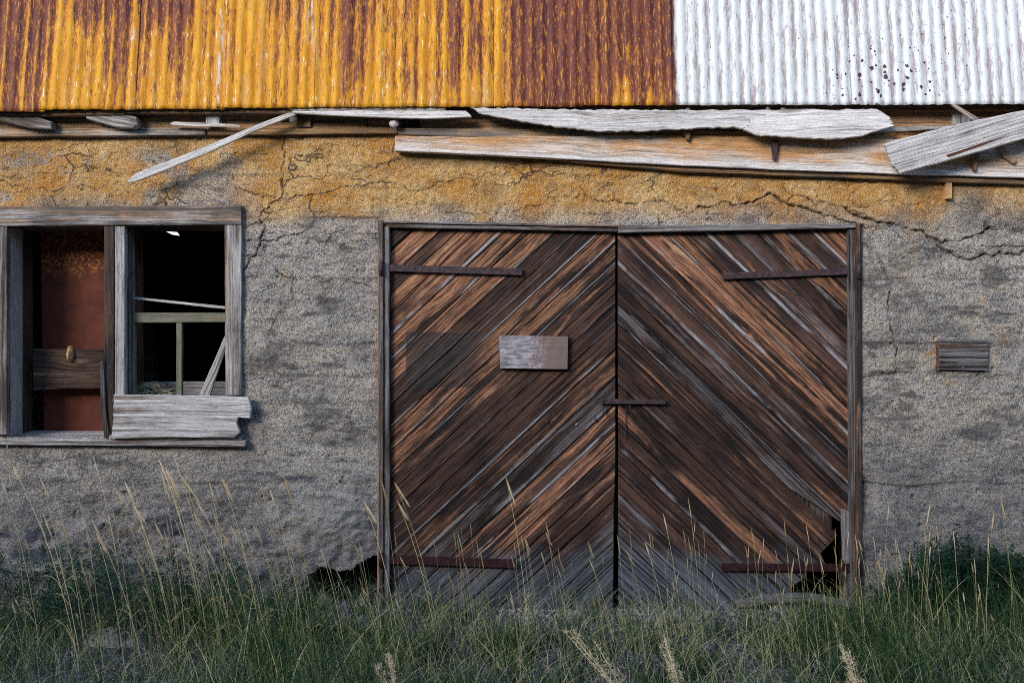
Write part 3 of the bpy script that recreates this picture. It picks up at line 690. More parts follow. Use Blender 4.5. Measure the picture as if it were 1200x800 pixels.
for x, y0_, y1_, h in ((908, 164, 187, .03), (1143, 176, 200, .03), (806, 153, 164, .03)):
    B('beam_spike', [(x - 4, y0_), (x + 5, y0_), (x + 1, y1_), (x - 1, y1_)], -.11, .03, IRON if x < 1000 and x > 850 else WOOD, bld, ang=R(90), col=(.9, .1, .35, .6), cham=.003)
B('wall_peg', rect(1109, 211, 1116, 233), -.035, .04, KNOT, bld, ang=R(90), label='small yellow wooden peg under the beam')
B('beam_bracket', [(1168, 170), (1174, 170), (1192, 188), (1188, 192), (1176, 184)], -.10, .02, WOOD, bld, col=(.9, .2, .5, 1.), cham=.002)
def lump(name, c, rx, ry, rz, mat, parent=None, seed=0, sub=2, amp=.25, flat=1.):
    import bmesh
    bm = bmesh.new(); bmesh.ops.create_icosphere(bm, subdivisions=sub, radius=1.)
    r = random.Random(seed); P = np.array([v.co for v in bm.verts])
    n = vnoise(P[:, 0] * 1. + P[:, 2] * .7 + seed * 3.1, P[:, 1] + P[:, 2] * .5, seed, .8, 3)
    for v, k in zip(bm.verts, n):
        v.co *= 1 + amp * k
        v.co = Vector((v.co.x * rx, v.co.y * ry, v.co.z * rz))
    me = bpy.data.meshes.new(name); bm.to_mesh(me); bm.free(); me.materials.append(mat)
    o = bpy.data.objects.new(name, me); C.objects.link(o); o.location = c; o.rotation_euler = (0, 0, r.uniform(0, 6))
    if parent: o.parent = parent
    return o
lump('wood_knob', W(462, 145, -.10), .028, .03, .026, WOOD, bld, 4).color = SILV(.0, .9, .5)
lump('wood_knob', W(343, 139, -.10), .03, .03, .026, WOOD, bld, 5).color = (.3, .7, .35, .8)
for x, y in ((806, 128), (900, 127), (918, 128)): lump('wood_knob', W(x, y, -.12), .014, .02, .012, WOOD, bld, x).color = SILV(.0, 1., .42)

# ---- small board nailed on the wall at the right
pb = empty('patch_board', bld); pb['label'] = 'small dark grey framed board fixed on the wall at right'
B('board', [(1101, 401), (1159, 402), (1158, 434), (1101, 433)], -.028, .03, WOOD, pb, ang=0, col=(.0, .62, .46, .14), rough=.001)
B('top_strip', [(1101, 396.5), (1158, 397), (1159, 401), (1101, 400.5)], -.04, .04, WOOD, pb, ang=0, col=(.0, .8, .45, .2))
B('side_strip', [(1098.5, 400), (1101, 400), (1101, 435), (1098.5, 435)], -.02, .02, WOOD, pb, ang=R(90), col=(.5, .1, .3, .0))
B('nail', rect(1128, 429, 1130, 431), -.033, .006, STONE, pb, cham=.001)

# ================================================================== window
win = empty('window', bld); win['label'] = 'wide glassless window in grey weathered timber'
def slab(name, x0, x1, y0, y1, z0, z1, col, parent=win, mat=WOOD, vertical=True, dz=0.):
    """board given by world bounds; grain upright or lying; dz drops the front edge (a sloping sill)"""
    cx, cy, cz = (x0 + x1) / 2, (y0 + y1) / 2, (z0 + z1) / 2
    hx, hy, hz = (x1 - x0) / 2, (y1 - y0) / 2, (z1 - z0) / 2
    V = []
    if vertical: L, Wd = hz, hx
    else: L, Wd = hx, hz
    for sx in (-1, 1):
        for sy in (-1, 1):
            for sz in (-1, 1): V.append((sx * L, sy * hy, sz * Wd - (dz if sy < 0 else 0)))
    Fs = [(0, 1, 3, 2), (4, 6, 7, 5), (0, 4, 5, 1), (2, 3, 7, 6), (0, 2, 6, 4), (1, 5, 7, 3)]
    o = mesh_obj(name, V, Fs, mat, parent); o.location = (cx, cy, cz)
    o.rotation_euler = (0, R(-90) if vertical else 0, 0); o.color = col
    bv = o.modifiers.new('edge', 'BEVEL'); bv.width = .003; bv.segments = 1
    return o
GREY = lambda r_=.1, g_=.8, b_=.42, a_=.55: (r_ + .05, g_ - .1, b_ * 1.35, a_)
B('casing', [(-12, 242), (283, 241), (283, 263), (-12, 265)], -.040, .05, WOOD, win, ang=0, col=(.50, .50, .55, .50), cham=.005, label='long grey head board with brown knots')
B('casing', [(263, 263.5), (283, 263.5), (282, 463), (264, 463)], -.034, .05, WOOD, win, ang=R(90), col=(.35, .6, .48, .55), cham=.003, label='pale grey right casing')
B('casing', rect(-10, 265.5, 8, 509), -.034, .05, WOOD, win, ang=R(90), col=(.2, .6, .44, .42), cham=.003)
B('mullion', rect(122, 265, 133.5, 509), -.036, .05, WOOD, win, ang=R(90), col=(.35, .2, .50, .12), cham=.004, label='dark brown centre post with a row of nails')
B('mullion', rect(134, 265, 146, 465), -.028, .045, WOOD, win, ang=R(90), col=(.1, .75, .52, .50), cham=.005, label='blue grey centre post')
# jambs through the wall thickness
ztop, zbot = WZ(265), WZ(512)
slab('jamb', WX(8) - .03, WX(8), .012, .20, zbot, ztop, GREY(.0, .95, .42, .6))
slab('jamb', WX(8) - .03, WX(8) - .002, .205, .345, zbot, ztop, GREY(.25, .45, .28, .3))
slab('jamb', WX(146) - .075, WX(146) - .003, .02, .18, zbot, ztop, GREY(.0, .7, .38, .45))
slab('jamb', WX(146) - .075, WX(146) - .010, .185, .345, zbot, ztop, GREY(.45, .4, .32, .3))
slab('jamb', WX(264) + .004, WX(264) + .03, .02, .345, zbot, ztop, GREY(.3, .5, .4, .4))
slab('window_head', WX(4), WX(266), .02, .345, ztop + .004, ztop + .03, (.8, .2, .36, .6), vertical=False)
slab('sill', WX(-10), WX(134), -.045, .345, WZ(517) - .0, WZ(512), GREY(.0, .85, .42, .65), vertical=False, dz=.022).location.z += .012
slab('sill', WX(134) + .003, WX(266), -.02, .345, WZ(517), WZ(512), GREY(.0, .85, .38, .6), vertical=False, dz=.02).location.z += .010
B('apron', [(-12, 516), (288, 516), (287, 523.5), (-12, 521)], -.052, .06, WOOD, win, ang=0, col=(.35, .6, .42, .55), endamp=.002)
B('apron', [(131, 510), (284, 510), (283, 515.5), (131, 515.5)], -.035, .04, WOOD, win, ang=0, col=(.1, .7, .42, .6))
B('patch_board', [(133, 462), (205, 463), (291, 465), (294, 476), (293, 490), (279, 489), (277, 496), (281, 507), (274, 513), (200, 512), (130, 514), (133, 490)], -.070, .032, WOOD, win, ang=R(-.5), col=(.25, .68, .52, .80), endamp=.003, rough=.0015, cham=.004, label='wide pale grey board nailed across the lower right opening')
# left opening: rusted sheet, log-like board, iron rod
pl = B('rusty_sheet', [(47, 266), (124, 266), (124, 510), (52, 510)], .32, .004, RUSTPLATE, win, ang=0, cham=.001, label='dark red rusted metal sheet closing the left opening')
B('cross_board', [(38, 408), (126, 409), (126, 455), (80, 455), (38, 457)], .20, .05, WOOD, win, ang=0, col=(.28, .28, .42, .12), cham=.008, rough=.003, label='rough dark brown cross board with a torn knot')
lump('knot', W(83, 415, .195), .036, .018, .048, KNOT, win, 3, amp=.35)
B('loose_casing', [(117, 424), (121, 420), (122.5, 450), (124, 480), (128, 508), (126, 515), (122, 512), (118, 480)], -.05, .008, WOOD, win, ang=R(90), col=(.2, .5, .25, .2), label='thin bent strip beside the centre post')
for k, y in enumerate((281, 296, 316, 344, 366, 390, 430, 452, 470)):
    lump('nail', W(129 + (k % 3) * 1.4, y, -.040), .004, .004, .004, STONE, win, k, 1)
# right opening: remains of a sash
B('sash_stile', rect(150, 372, 158, 464), .06, .035, GREENWOOD, win, ang=R(90), label='flaking green sash stile')
B('sash_stile', rect(146.5, 268, 153, 464), .03, .03, WOOD, win, ang=R(90), col=(.4, .5, .35, .4))
B('sash_rail', [(155, 366), (266, 366.5), (266, 377.5), (155, 378)], .055, .035, GREENWOOD, win, ang=0, label='green and tan flaking sash rail')
B('muntin', rect(206.5, 378, 213, 466), .06, .03, GREENWOOD, win, ang=R(90))
slab('inner_sill', WX(150, .3), WX(268, .3), .29, .345, WZ(470, .3), WZ(447, .3), GREY(.0, .85, .30, .4), vertical=False)
t = tag(B('wooden_lath', [(152, 347.5), (266, 359), (266, 362.3), (152, 350)], .09, .012, WOOD, None, col=(.45, .75, .5, .8), rough=.0012), 'thin pale lath wedged across the window opening above the green rail', 'lath')
t = tag(B('leaning_slat', [(232, 466), (262, 396), (265, 390), (266, 404), (245, 466)], .03, .018, WOOD, None, ang=R(66), col=(.1, .85, .42, .65), rough=.002, endamp=.006), 'short grey slat leaning in the lower right window opening', 'slat')

def straw_pile():
    V, Fq = [], []; r = random.Random(3)
    for k in range(620):
        u = r.random(); cx = WX(r.uniform(163, 212), .22); cy = r.uniform(.12, .28)
        hgt = .125 * max(0, 1 - ((cx - WX(180, .22)) / .16) ** 2); cz = WZ(470, .22) + r.random() * hgt
        a_ = r.uniform(0, math.pi); L = r.uniform(.03, .08); dz = r.uniform(-.35, .5) * L; dx, dy = math.cos(a_) * L, math.sin(a_) * L * .6
        nx, ny = .0012, .0012; b0 = len(V)
        for (sx, sz) in ((0, -.0024), (0, .0024)):
            V.append((cx - dx / 2, cy - dy / 2, cz - dz / 2 + sz)); V.append((cx + dx / 2, cy + dy / 2, cz + dz / 2 + sz))
        Fq.append((b0, b0 + 1, b0 + 3, b0 + 2))
        V.append((cx - dx / 2 - ny, cy - dy / 2 - nx * 2, cz - dz / 2)); V.append((cx + dx / 2, cy + dy / 2 - nx * 2, cz + dz / 2)); Fq.append((b0, b0 + 1, b0 + 5, b0 + 4))
    return tag(mesh_obj('straw', V, Fq, STRAW), 'loose heap of old straw lying on the sill of the right opening', 'straw', kind='stuff')
straw_pile()
box('straw_bed', WX(160, .3), WX(205, .3), .12, .29, WZ(476, .22), WZ(466, .22), STRAW, win)

# ================================================================== double door
DY = .030
frame = empty('door_frame', bld); frame['label'] = 'weathered timber frame round the double door'
B('jamb', [(442.5, 257.5), (449, 258), (449, 726), (442, 726)], -.022, .07, WOOD, frame, ang=R(90), col=(.42, .45, .5, .18), rough=.0015)
B('jamb', [(450, 265), (456.5, 265), (456.5, 726), (450, 726)], -.006, .07, WOOD, frame, ang=R(90), col=(.15, .6, .45, .18), rough=.0015)
B('jamb', [(1003.5, 262), (1010, 261.5), (1010, 726), (1003.5, 726)], -.022, .07, WOOD, frame, ang=R(90), col=(.45, .30, .45, .12), rough=.0015)
B('jamb', [(994, 268.5), (1003, 268), (1002.5, 726), (997, 726)], -.004, .07, WOOD, frame, ang=R(90), col=(.1, .6, .40, .10), rough=.0015, label='grey inner jamb, split and bowed')
B('head', [(449.5, 257.8), (724, 263.5), (724, 266), (449.5, 261)], -.026, .07, WOOD, frame, col=(.35, .5, .5, .3))
B('head', [(449.5, 262), (724, 267), (724, 271), (456, 266.5)], -.012, .06, WOOD, frame, col=(.15, .6, .5, .12))
B('head', [(724.5, 264.5), (1003, 261.8), (1003, 267), (724.5, 273)], -.022, .07, WOOD, frame, col=(.25, .6, .44, .22), label='tapering grey head board over the right leaf')

LT = [(262, .1, .35), (290, .15, .35), (303, .75, .2), (318, .85, .1), (332, .1, .2), (348, .7, .1), (366, .85, .2), (384, .6, .1), (405, .75, .15), (425, .8, .1), (452, .5, .15), (470, .15, .2), (490, .05, .25), (507, .85, .05), (520, .65, .1),
      (532, .1, .15), (553, .8, .1), (566, .35, .15), (580, .05, .15), (600, .1, .2), (615, .35, .1), (640, .15, .3), (660, .6, .1), (682, .55, .1), (696, .05, .4), (722, .1, .35), (742, .85, .05), (765, .65, .1), (785, .4, .25),
      (815, .45, .35), (840, .35, .35), (865, .1, .7), (960, .0, .8)]
RT = [(0, .6, .1), (32, .8, .05), (53, .75, .05), (75, .1, .5), (96, .6, .2), (111, .85, .05), (134, .1, .4), (160, .25, .4), (182, .15, .5), (198, .65, .15), (214, .75, .2), (228, .15, .3), (240, .85, .1), (255, .25, .25), (277, .88, .1),
      (295, .1, .45), (314, .15, .5), (335, .72, .1), (352, .2, .55), (372, .15, .3), (400, .5, .25), (412, .55, .2), (430, .1, .35), (455, .1, .25), (487, .5, .15), (505, .2, .25), (540, .2, .25), (590, .15, .4), (650, .0, .7), (760, .0, .8)]
def leaf(name, subj, c0, c1, slope, xref, table, sign, label, step=26.0, seed=1, bands=None):
    root = empty('door', bld); root['label'] = label
    r = random.Random(seed); cs = [c0]
    while cs[-1] < c1: cs.append(cs[-1] + step * r.uniform(.72, 1.25))
    for i in range(len(cs) - 1):
        ca, cb = cs[i], cs[i + 1]; gap = .55
        sA = slope; sB = slope
        # line: y = c + sign*slope*(x - xref)
        p = clip_band(subj, (xref, ca + gap), (xref + 100, ca + gap + sign * sA * 100), True)
        if sign > 0 and 350 < (ca + cb) / 2 < 384:    # the sagging plank above the rotten corner
            pB = (905, 384 + .96 * 181); p = clip_band(p, pB, (995, 618), False)
        if len(p) >= 3: p = clip_band(p, (xref, cb - gap), (xref + 100, cb - gap + sign * sB * 100), False)
        if len(p) < 3: continue
        area = abs(sum(p[k][0] * p[(k + 1) % len(p)][1] - p[(k + 1) % len(p)][0] * p[k][1] for k in range(len(p))) / 2)
        if area < 60: continue
        # drop near-duplicate corners
        q = [p[0]]
        for v in p[1:]:
            if (v[0] - q[-1][0]) ** 2 + (v[1] - q[-1][1]) ** 2 > 1.: q.append(v)
        cm = (ca + cb) / 2; ks = [t_[0] for t_ in table]
        o_ = float(np.interp(cm, ks, [t_[1] for t_ in table])); g_ = float(np.interp(cm, ks, [t_[2] for t_ in table]))
        an = -sign * math.atan(slope)
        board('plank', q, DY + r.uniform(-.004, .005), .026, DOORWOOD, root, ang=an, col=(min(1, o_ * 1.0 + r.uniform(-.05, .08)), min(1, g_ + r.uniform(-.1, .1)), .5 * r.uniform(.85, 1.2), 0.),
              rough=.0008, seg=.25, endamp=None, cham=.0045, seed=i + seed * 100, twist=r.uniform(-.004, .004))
    return root
subjL = [(458, 267), (721.3, 271.5), (721.3, 540), (719.5, 600), (718.5, 716), (700, 722), (670, 718), (640, 724), (458, 722)]
subjR = [(724.2, 275), (860, 271.5), (993.5, 268.5), (995, 480), (996, 606), (985, 622), (976, 634), (962, 648), (969, 664), (948, 668), (944, 676), (925, 690), (932, 714), (905, 724), (880, 716), (860, 724), (725, 722), (724.6, 560)]
doorL = leaf('door', subjL, 262, 960, .93, 457, LT, -1, 'left door leaf of dark and orange diagonal planks with nailed grey board', seed=2)
doorR = leaf('door', subjR, -2, 760, .96, 724, RT, 1, 'right door leaf of diagonal planks with rotten lower corner', seed=5)
# ledges and boards on the backs of the leaves
for root, xa, xb in ((doorL, 462, 712), (doorR, 730, 985)):
    for ya, yb in ((306, 330), (486, 510)):
        B('ledge', [(xa, ya), (xb, ya), (xb, yb), (xa, yb)], .062, .03, WOOD, root, col=(.2, .3, .4, 0.))
for xa, xb, yt, yb in ((905, 926, 545, 600), (927, 941, 545, 622), (942.5, 962, 560, 640), (963, 975, 590, 622)):
    B('backing_board', [(xa, yt), (xb, yt), (xb, yb - 4), ((xa + xb) / 2, yb + 2), (xa, yb)], .075, .022, WOOD, doorR, ang=R(90), col=(.25, .55, .40, .12), endamp=.01, label='upright board behind the rotten corner')
B('backing_board', [(986, 596), (996, 600), (997, 660), (988, 656)], .02, .02, WOOD, doorR, ang=R(90), col=(0, .85, .48, .2), endamp=.01)
# hardware
def bar(name, p0, p1, h, y, th, mat, parent, label=None, taper=0.):
    (x0, y0_), (x1, y1_) = p0, p1
    return board(name, [(x0, y0_ - h / 2), (x1, y1_ - h / 2 * (1 - taper)), (x1, y1_ + h / 2 * (1 - taper)), (x0, y0_ + h / 2)], y, th, mat, parent, cham=.002, rough=.0006, seg=.2, label=label)
HY = DY - .016
def strap(p0, p1, h, mat, root, knuckle_at, label):
    s_ = bar('strap_hinge', p0, p1, h, HY - .014, .012, mat, root, label)
    for t_ in (.06, .25, .45, .66, .86, .96):
        x, y = p0[0] + (p1[0] - p0[0]) * t_, p0[1] + (p1[1] - p0[1]) * t_
        lump('bolt', W(x, y + random.uniform(-1, 1), HY - .015), .006, .004, .006, mat, root, int(x), 1, .1)
    kx, ky = knuckle_at
    V = []; n = 8; x, z = WX(kx, -.03), WZ(ky, -.03)
    for k in range(2):
        for i_ in range(n): V.append((x + .013 * math.cos(i_ * 6.283 / n), -.032 + .011 * math.sin(i_ * 6.283 / n), z + (.045 if k else -.045)))
    Fs = [(i_, (i_ + 1) % n, n + (i_ + 1) % n, n + i_) for i_ in range(n)] + [tuple(range(n))[::-1], tuple(range(n, 2 * n))]
    mesh_obj('hinge_knuckle', V, Fs, mat, root, True)
strap((444, 313.5), (612, 318.5), 8.0, IRON, doorL, (446.5, 314), 'upper dark iron strap hinge')
strap((1007, 317.5), (846, 323.5), 7.5, IRON, doorR, (1006.5, 318), 'upper dark iron strap hinge')
strap((444, 655), (604, 660.5), 10, REDIRON, doorL, (446.5, 656), 'lower reddish rusty strap hinge')
strap((1008, 665), (846, 664.5), 9, REDIRON, doorR, (1006.5, 665), 'lower reddish rusty strap hinge')
bar('latch_bar', (703, 470), (780, 471), 6, HY - .02, .014, IRON, doorR, 'thin horizontal iron latch bar across both leaves', .2)
bar('latch_strap', (733, 459), (732.5, 512), 5, HY - .006, .010, IRON, doorR, 'upright iron latch strap', .5)
bar('latch_hook', (707, 470), (707, 482), 5, HY - .03, .018, REDIRON, doorL)
for x, y, m in ((641, 494, IRON), (676, 497, STONE), (698, 492, IRON), (738, 476, IRON)):
    lump('bolt', W(x, y, HY + .006), .011, .009, .011, m, doorL if x < 722 else doorR, x, 1, .15)
B('sign_board', [(585, 393), (666, 394), (665, 432.5), (586, 431.5)], -.008, .03, SIGNBOARD, doorL, ang=0, cham=.002, rough=.0008, label='blank grey board with flaked red paint nailed on the planks')
B('threshold', [(452, 716), (1004, 718), (1004, 730), (452, 730)], .02, .12, WOOD, bld, ang=0, col=(.1, .7, .38, .1))

# ================================================================== loose timber
G = 'loose eave timber'
tag(B('broken_lath', [(148.5, 214), (158, 203.5), (240, 172), (300, 146.5), (344, 130), (350, 131), (346, 135), (300, 153), (245, 178.5), (200, 197), (166, 210.5)], -.135, .016, WOOD, None, ang=R(23.5), col=SILV(.08, .9, .47), rough=.0015, endamp=.004, cham=.002),
    'long thin pale lath hanging diagonally from the eave left of the door', 'broken lath')
tag(B('loose_stick', [(199, 144.5), (204, 142.5), (280, 146), (282, 149), (236, 148.5), (202, 147)], -.10, .012, WOOD, None, ang=R(-1), col=SILV(.25, .85, .5), rough=.001, cham=.002),
    'short pale stick lying on the wall plate above the window', 'stick')
hb = tag(B('fallen_board', [(1037, 168), (1110, 148), (1187, 131.5), (1260, 116), (1275, 146), (1200, 163), (1140, 180), (1056, 203.5), (1046, 193)], -.215, .03, WOOD, None, ang=R(15.5), col=(.12, .72, .50, .85), rough=.0025, endamp=.004, cham=.006, seg=.06),
    'wide grey broken board hanging askew over the beam at far right', 'broken board')
# its long drying split
B('split', [(1108, 182), (1150, 168), (1182, 158), (1150, 171), (1112, 184.5)], -.2165, .002, NAIL, hb, ang=R(17), cham=.0003, rough=.0004)
hb.children[0].matrix_parent_inverse = __import__('mathutils').Matrix.LocRotScale(hb.location, hb.rotation_euler, None).inverted()
tag(B('loose_stick', [(1115, 123), (1119, 121.5), (1147, 138), (1146, 142), (1139, 140)], -.19, .014, WOOD, None, ang=R(-32), col=SILV(.3, .7, .45), rough=.001, cham=.002),
    'short crooked stick poking out of the eave above the askew board', 'stick')
tag(B('fallen_plank', [(862, 705), (900, 696), (950, 695), (1005, 706), (1004, 713), (950, 705), (905, 706), (864, 713)], -.05, .03, WOOD, None, ang=0, col=(.0, .7, .42, .15), rough=.003, endamp=.01),
    'bowed greenish grey plank lying on the ground at the rotten door corner', 'plank')

# ================================================================== ground
def gz_(x, y):
    z = vnoise(x, y, 201, 1.1, 3) * .035 + vnoise(x, y, 202, .12, 3) * .012
    z = z + .03 * np.exp(-((np.asarray(y) + .1) / .25) ** 2)
    return np.where(np.asarray(y) > .42, -.16, z)
def build_ground():
    xs = np.concatenate([-np.geomspace(300, 4.2, 22), np.arange(-4, 4.01, .032), np.geomspace(4.2, 300, 22)])
    ys = np.concatenate([-np.geomspace(300, 3.1, 22), np.arange(-3, .5, .032), np.geomspace(.6, 300, 18)])
    X, Y = np.meshgrid(xs, ys); Z = gz_(X, Y)
    nz, nx = X.shape; idx = np.arange(nz * nx).reshape(nz, nx)
    q = np.stack([idx[:-1, :-1], idx[:-1, 1:], idx[1:, 1:], idx[1:, :-1]], -1).reshape(-1, 4)
    tag(np_mesh('ground', np.stack([X, Y, Z], -1).reshape(-1, 3), q, GROUND, None, True), kind='structure')
build_ground()

PEB = []
def pebbles():
    import bmesh
    bm = bmesh.new(); bmesh.ops.create_icosphere(bm, subdivisions=1, radius=1.); P0 = np.array([v.co[:] for v in bm.verts]); F0 = np.array([[v.index for v in f.verts] for f in bm.faces]); bm.free()
    r = np.random.default_rng(8); V, Fq = [], []
    for k in range(2600):
        x = r.uniform(-1.6, 2.6); y = -abs(r.normal()) * .35 - .02
        s_ = r.uniform(.005, .016) * (1 + 1.2 * (r.random() > .95)); q = P0 * (1 + r.uniform(-.25, .25, P0.shape)) * np.array((s_, s_ * r.uniform(.6, 1), s_ * .6))
        V.append(q + (x, y, float(gz_(x, y)) + s_ * .2)); Fq.append(F0 + 12 * k if len(P0) == 12 else F0 + len(P0) * k)
    tag(np_mesh('gravel', np.concatenate(V), np.concatenate(Fq), STONE, None), 'loose grey gravel along the foot of the door', 'gravel', kind='stuff')
pebbles()

def shade_hill():  # unseen hill added behind the camera to keep sun off the lower wall
    xs = np.arange(-70, 70.1, 1.0); ys = -np.concatenate([np.arange(8.5, 16, .5), np.geomspace(16, 60, 16)])
    X, Y = np.meshgrid(xs, ys); t = sstep(8.5, 14.5, -Y)
    Z = t * (7.3 + vnoise(X, Y, 231, 9, 3) * .7) + t * vnoise(X, Y, 232, 1.6, 3) * .35 - .05 + .05 * (-Y - 14) * (Y < -14)
    nz, nx = X.shape; idx = np.arange(nz * nx).reshape(nz, nx)
    q = np.stack([idx[:-1, :-1], idx[1:, :-1], idx[1:, 1:], idx[:-1, 1:]], -1).reshape(-1, 4)
    tag(np_mesh('shade_hill', np.stack([X, Y, Z], -1).reshape(-1, 3), q, simple('shade_hill_turf', (.035, .05, .03), (.07, .085, .05), 1.2, .95, .05), None, True), kind='structure')
shade_hill()

def at_ground(px, py):
    d = ZC * F / (py - 400); return ((px - 600) * d / F, d - D)
x, y = at_ground(135, 752)
tag(lump('rock', (x, y, .0), .19, .13, .085, STONE, None, 12, 4, .30), 'flat pale rock half hidden in the grass under the window', 'rock')
x, y = at_ground(412, 738)
tag(lump('rock', (x, y, .03), .17, .12, .08, STONE, None, 15, 4, .35), 'low grey rock in front of the dark hole beside the door', 'rock')
x, y = at_ground(920, 724)
tag(lump('rock', (x, y + .1, .02), .09, .06, .05, STONE, None, 19, 3, .3), 'small grey rock under the rotten door corner', 'rock')
rr = random.Random(4)
for k, (px, py, s_) in enumerate(((380, 700, .06), (398, 708, .075), (425, 702, .055), (438, 712, .05), (372, 715, .06))):
    tag(lump('rubble_stone', W(px, py, .10) + Vector((0, 0, -.02)), s_, s_ * .8, s_ * .7, STONE, None, 30 + k, 3, .4), 'broken wall stone lying inside the dark hole beside the door', 'stone', 'rubble stones in the wall hole')
for k, (dx, dy, a_, b_) in enumerate(((0, 0, .020, .007), (2.5, -4, .006, .016), (-3, 4, .006, .014), (4, 5, .005, .014))):
    lump('root_stub', W(398 + dx, 563 + dy, -.012), a_, .012, b_, IRON, bld, k, 1, .4)

# ================================================================== vegetation
def blades(n, X, Y, H, lean, az, wid, rnd, curve, seg=3, Z0=None):
    """ribbons: arrays of n; lean = horizontal reach / height"""
    t = np.linspace(0, 1, seg + 1)[None, :]; Z0 = gz_(X, Y) - .01 if Z0 is None else Z0
    reach = (lean * H)[:, None] * (t * (1 - curve[:, None]) + curve[:, None] * t ** 2.2)
    zz = H[:, None] * (t - .55 * curve[:, None] * np.abs(lean)[:, None] * t ** 3)
    cx = X[:, None] + np.cos(az)[:, None] * reach; cy = Y[:, None] + np.sin(az)[:, None] * reach; cz = Z0[:, None] + zz
    wd = wid[:, None] * (1 - t ** 1.6) * .5 + .0004
    sx = -np.sin(az + 1.1)[:, None] * wd; sy = np.cos(az + 1.1)[:, None] * wd * .6
    sx = np.where(np.abs(sx) < wd * .5, wd * .6, sx)
    L = np.stack([cx - sx, cy - sy, cz], -1); Rr = np.stack([cx + sx, cy + sy, cz], -1)
    V = np.stack([L, Rr], 2).reshape(-1, 3); b0 = (np.arange(n) * (seg + 1) * 2)[:, None]
    k = (np.arange(seg) * 2)[None, :]
    q = np.stack([b0 + k, b0 + k + 1, b0 + k + 3, b0 + k + 2], -1).reshape(-1, 4)
    return V, q, np.repeat(rnd, (seg + 1) * 2), np.tile(np.repeat(t[0], 2), n)
def make_grass():
    r = np.random.default_rng(21); N = 40000
    X = r.uniform(-3.9, 3.9, N); Y = -r.uniform(.02, 2.3, N)
    dens = .34 + 1.3 * vnoise(X, Y, 211, .24, 2)
    PXb = 600 + X * F / (D + Y)
    dens = np.where((PXb < 430) | (PXb > 1000), np.maximum(dens, .30), dens)
    dens = np.where((PXb > 80) & (PXb < 190) & (Y < -.42) & (Y > -1.25), dens * .35, dens)
    gravel = (PXb > 440) & (PXb < 940) & (Y > -.50); dens = np.where(gravel, dens - .55 * (1 + Y / .6), dens)
    hole = (PXb > 350) & (PXb < 450) & (Y > -.30); dens = np.where(hole, dens - .4, dens)
    left = (PXb < 330) & (Y > -.5); dens = np.where(left, dens * .6, dens)
    keep = r.random(N) < np.clip(dens, 0.02, 1); X, Y, PXb = X[keep], Y[keep], PXb[keep]; n = len(X)
    H = r.uniform(.10, .30, n) * (1 + .6 * np.clip(vnoise(X, Y, 212, .4, 2), -.6, 1))
    tall = sstep(150, 260, PXb) * (1 - sstep(420, 520, PXb)) + .8 * sstep(1000, 1060, PXb)
    H *= 1 + .75 * tall * (r.random(n) < .6)
    H *= np.where(Y < -1.1, .85, 1.); H *= np.where((PXb > 450) & (PXb < 940), .78, 1.)
    lean = np.abs(r.normal(0, .45, n)) + .08; az = r.uniform(0, 6.283, n); az = np.where(r.random(n) < .35, r.normal(2.9, .5, n), az)
    rnd = np.clip(r.normal(.42, .27, n) + .25 * vnoise(X, Y, 215, .3, 2), 0, 1)
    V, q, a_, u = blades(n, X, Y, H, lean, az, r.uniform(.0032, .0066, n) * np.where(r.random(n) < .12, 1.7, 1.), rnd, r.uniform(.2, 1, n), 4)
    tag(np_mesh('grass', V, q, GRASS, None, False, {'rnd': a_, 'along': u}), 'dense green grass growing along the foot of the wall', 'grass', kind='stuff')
    # dry thatch, arching thin
    n = 4200; X = r.uniform(-3.7, 3.7, n); Y = -r.uniform(.1, 1.9, n); X = np.where(r.random(n) < .5, X * .6 + .4, X)
    V, q, a_, u = blades(n, X, Y, r.uniform(.12, .34, n), r.uniform(.3, 1.3, n), r.uniform(0, 6.283, n), r.uniform(.002, .003, n), r.uniform(.8, 1, n), r.uniform(.6, 1, n), 6)
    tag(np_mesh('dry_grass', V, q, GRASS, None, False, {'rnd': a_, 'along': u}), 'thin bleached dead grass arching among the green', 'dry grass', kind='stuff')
make_grass()

def leaves_mesh(name, n, centre_fn, size, seed, label, cat, kind=None, group=None):
    r = np.random.default_rng(seed); Cn = centre_fn(r, n); n = len(Cn)
    a_ = r.uniform(0, 6.283, n); el = r.uniform(-.2, 1.1, n); L = r.uniform(*size, n); Wd = L * r.uniform(.25, .42, n)
    d = np.stack([np.cos(a_) * np.cos(el), np.sin(a_) * np.cos(el), np.sin(el)], -1)
    s_ = np.cross(d, np.tile((0, 0, 1.), (n, 1)) + r.normal(0, .35, (n, 3))); s_ /= np.linalg.norm(s_, axis=1)[:, None] + 1e-9
    nn = np.cross(s_, d)
    p0 = Cn; p1 = Cn + d * L[:, None] * .45 + s_ * Wd[:, None] / 2 + nn * L[:, None] * .06; p2 = Cn + d * L[:, None]; p3 = Cn + d * L[:, None] * .45 - s_ * Wd[:, None] / 2 + nn * L[:, None] * .06
    pm = Cn + d * L[:, None] * .5
    V = np.stack([p0, p1, p2, p3, pm], 1).reshape(-1, 3); b0 = (np.arange(n) * 5)[:, None]
    q = (b0[:, :, None] + np.array([[0, 1, 4], [1, 2, 4], [0, 4, 3], [4, 2, 3]])[None]).reshape(-1, 3)
    cl = np.clip(.45 + .6 * vnoise(Cn[:, 0], Cn[:, 2], seed, .12, 2) + r.normal(0, .15, n), 0, 1)
    return np_mesh(name, V, q, LEAF, None, False, {'rnd': np.repeat(cl, 5), 'along': np.tile((0, .5, 1, .5, .5), n)})

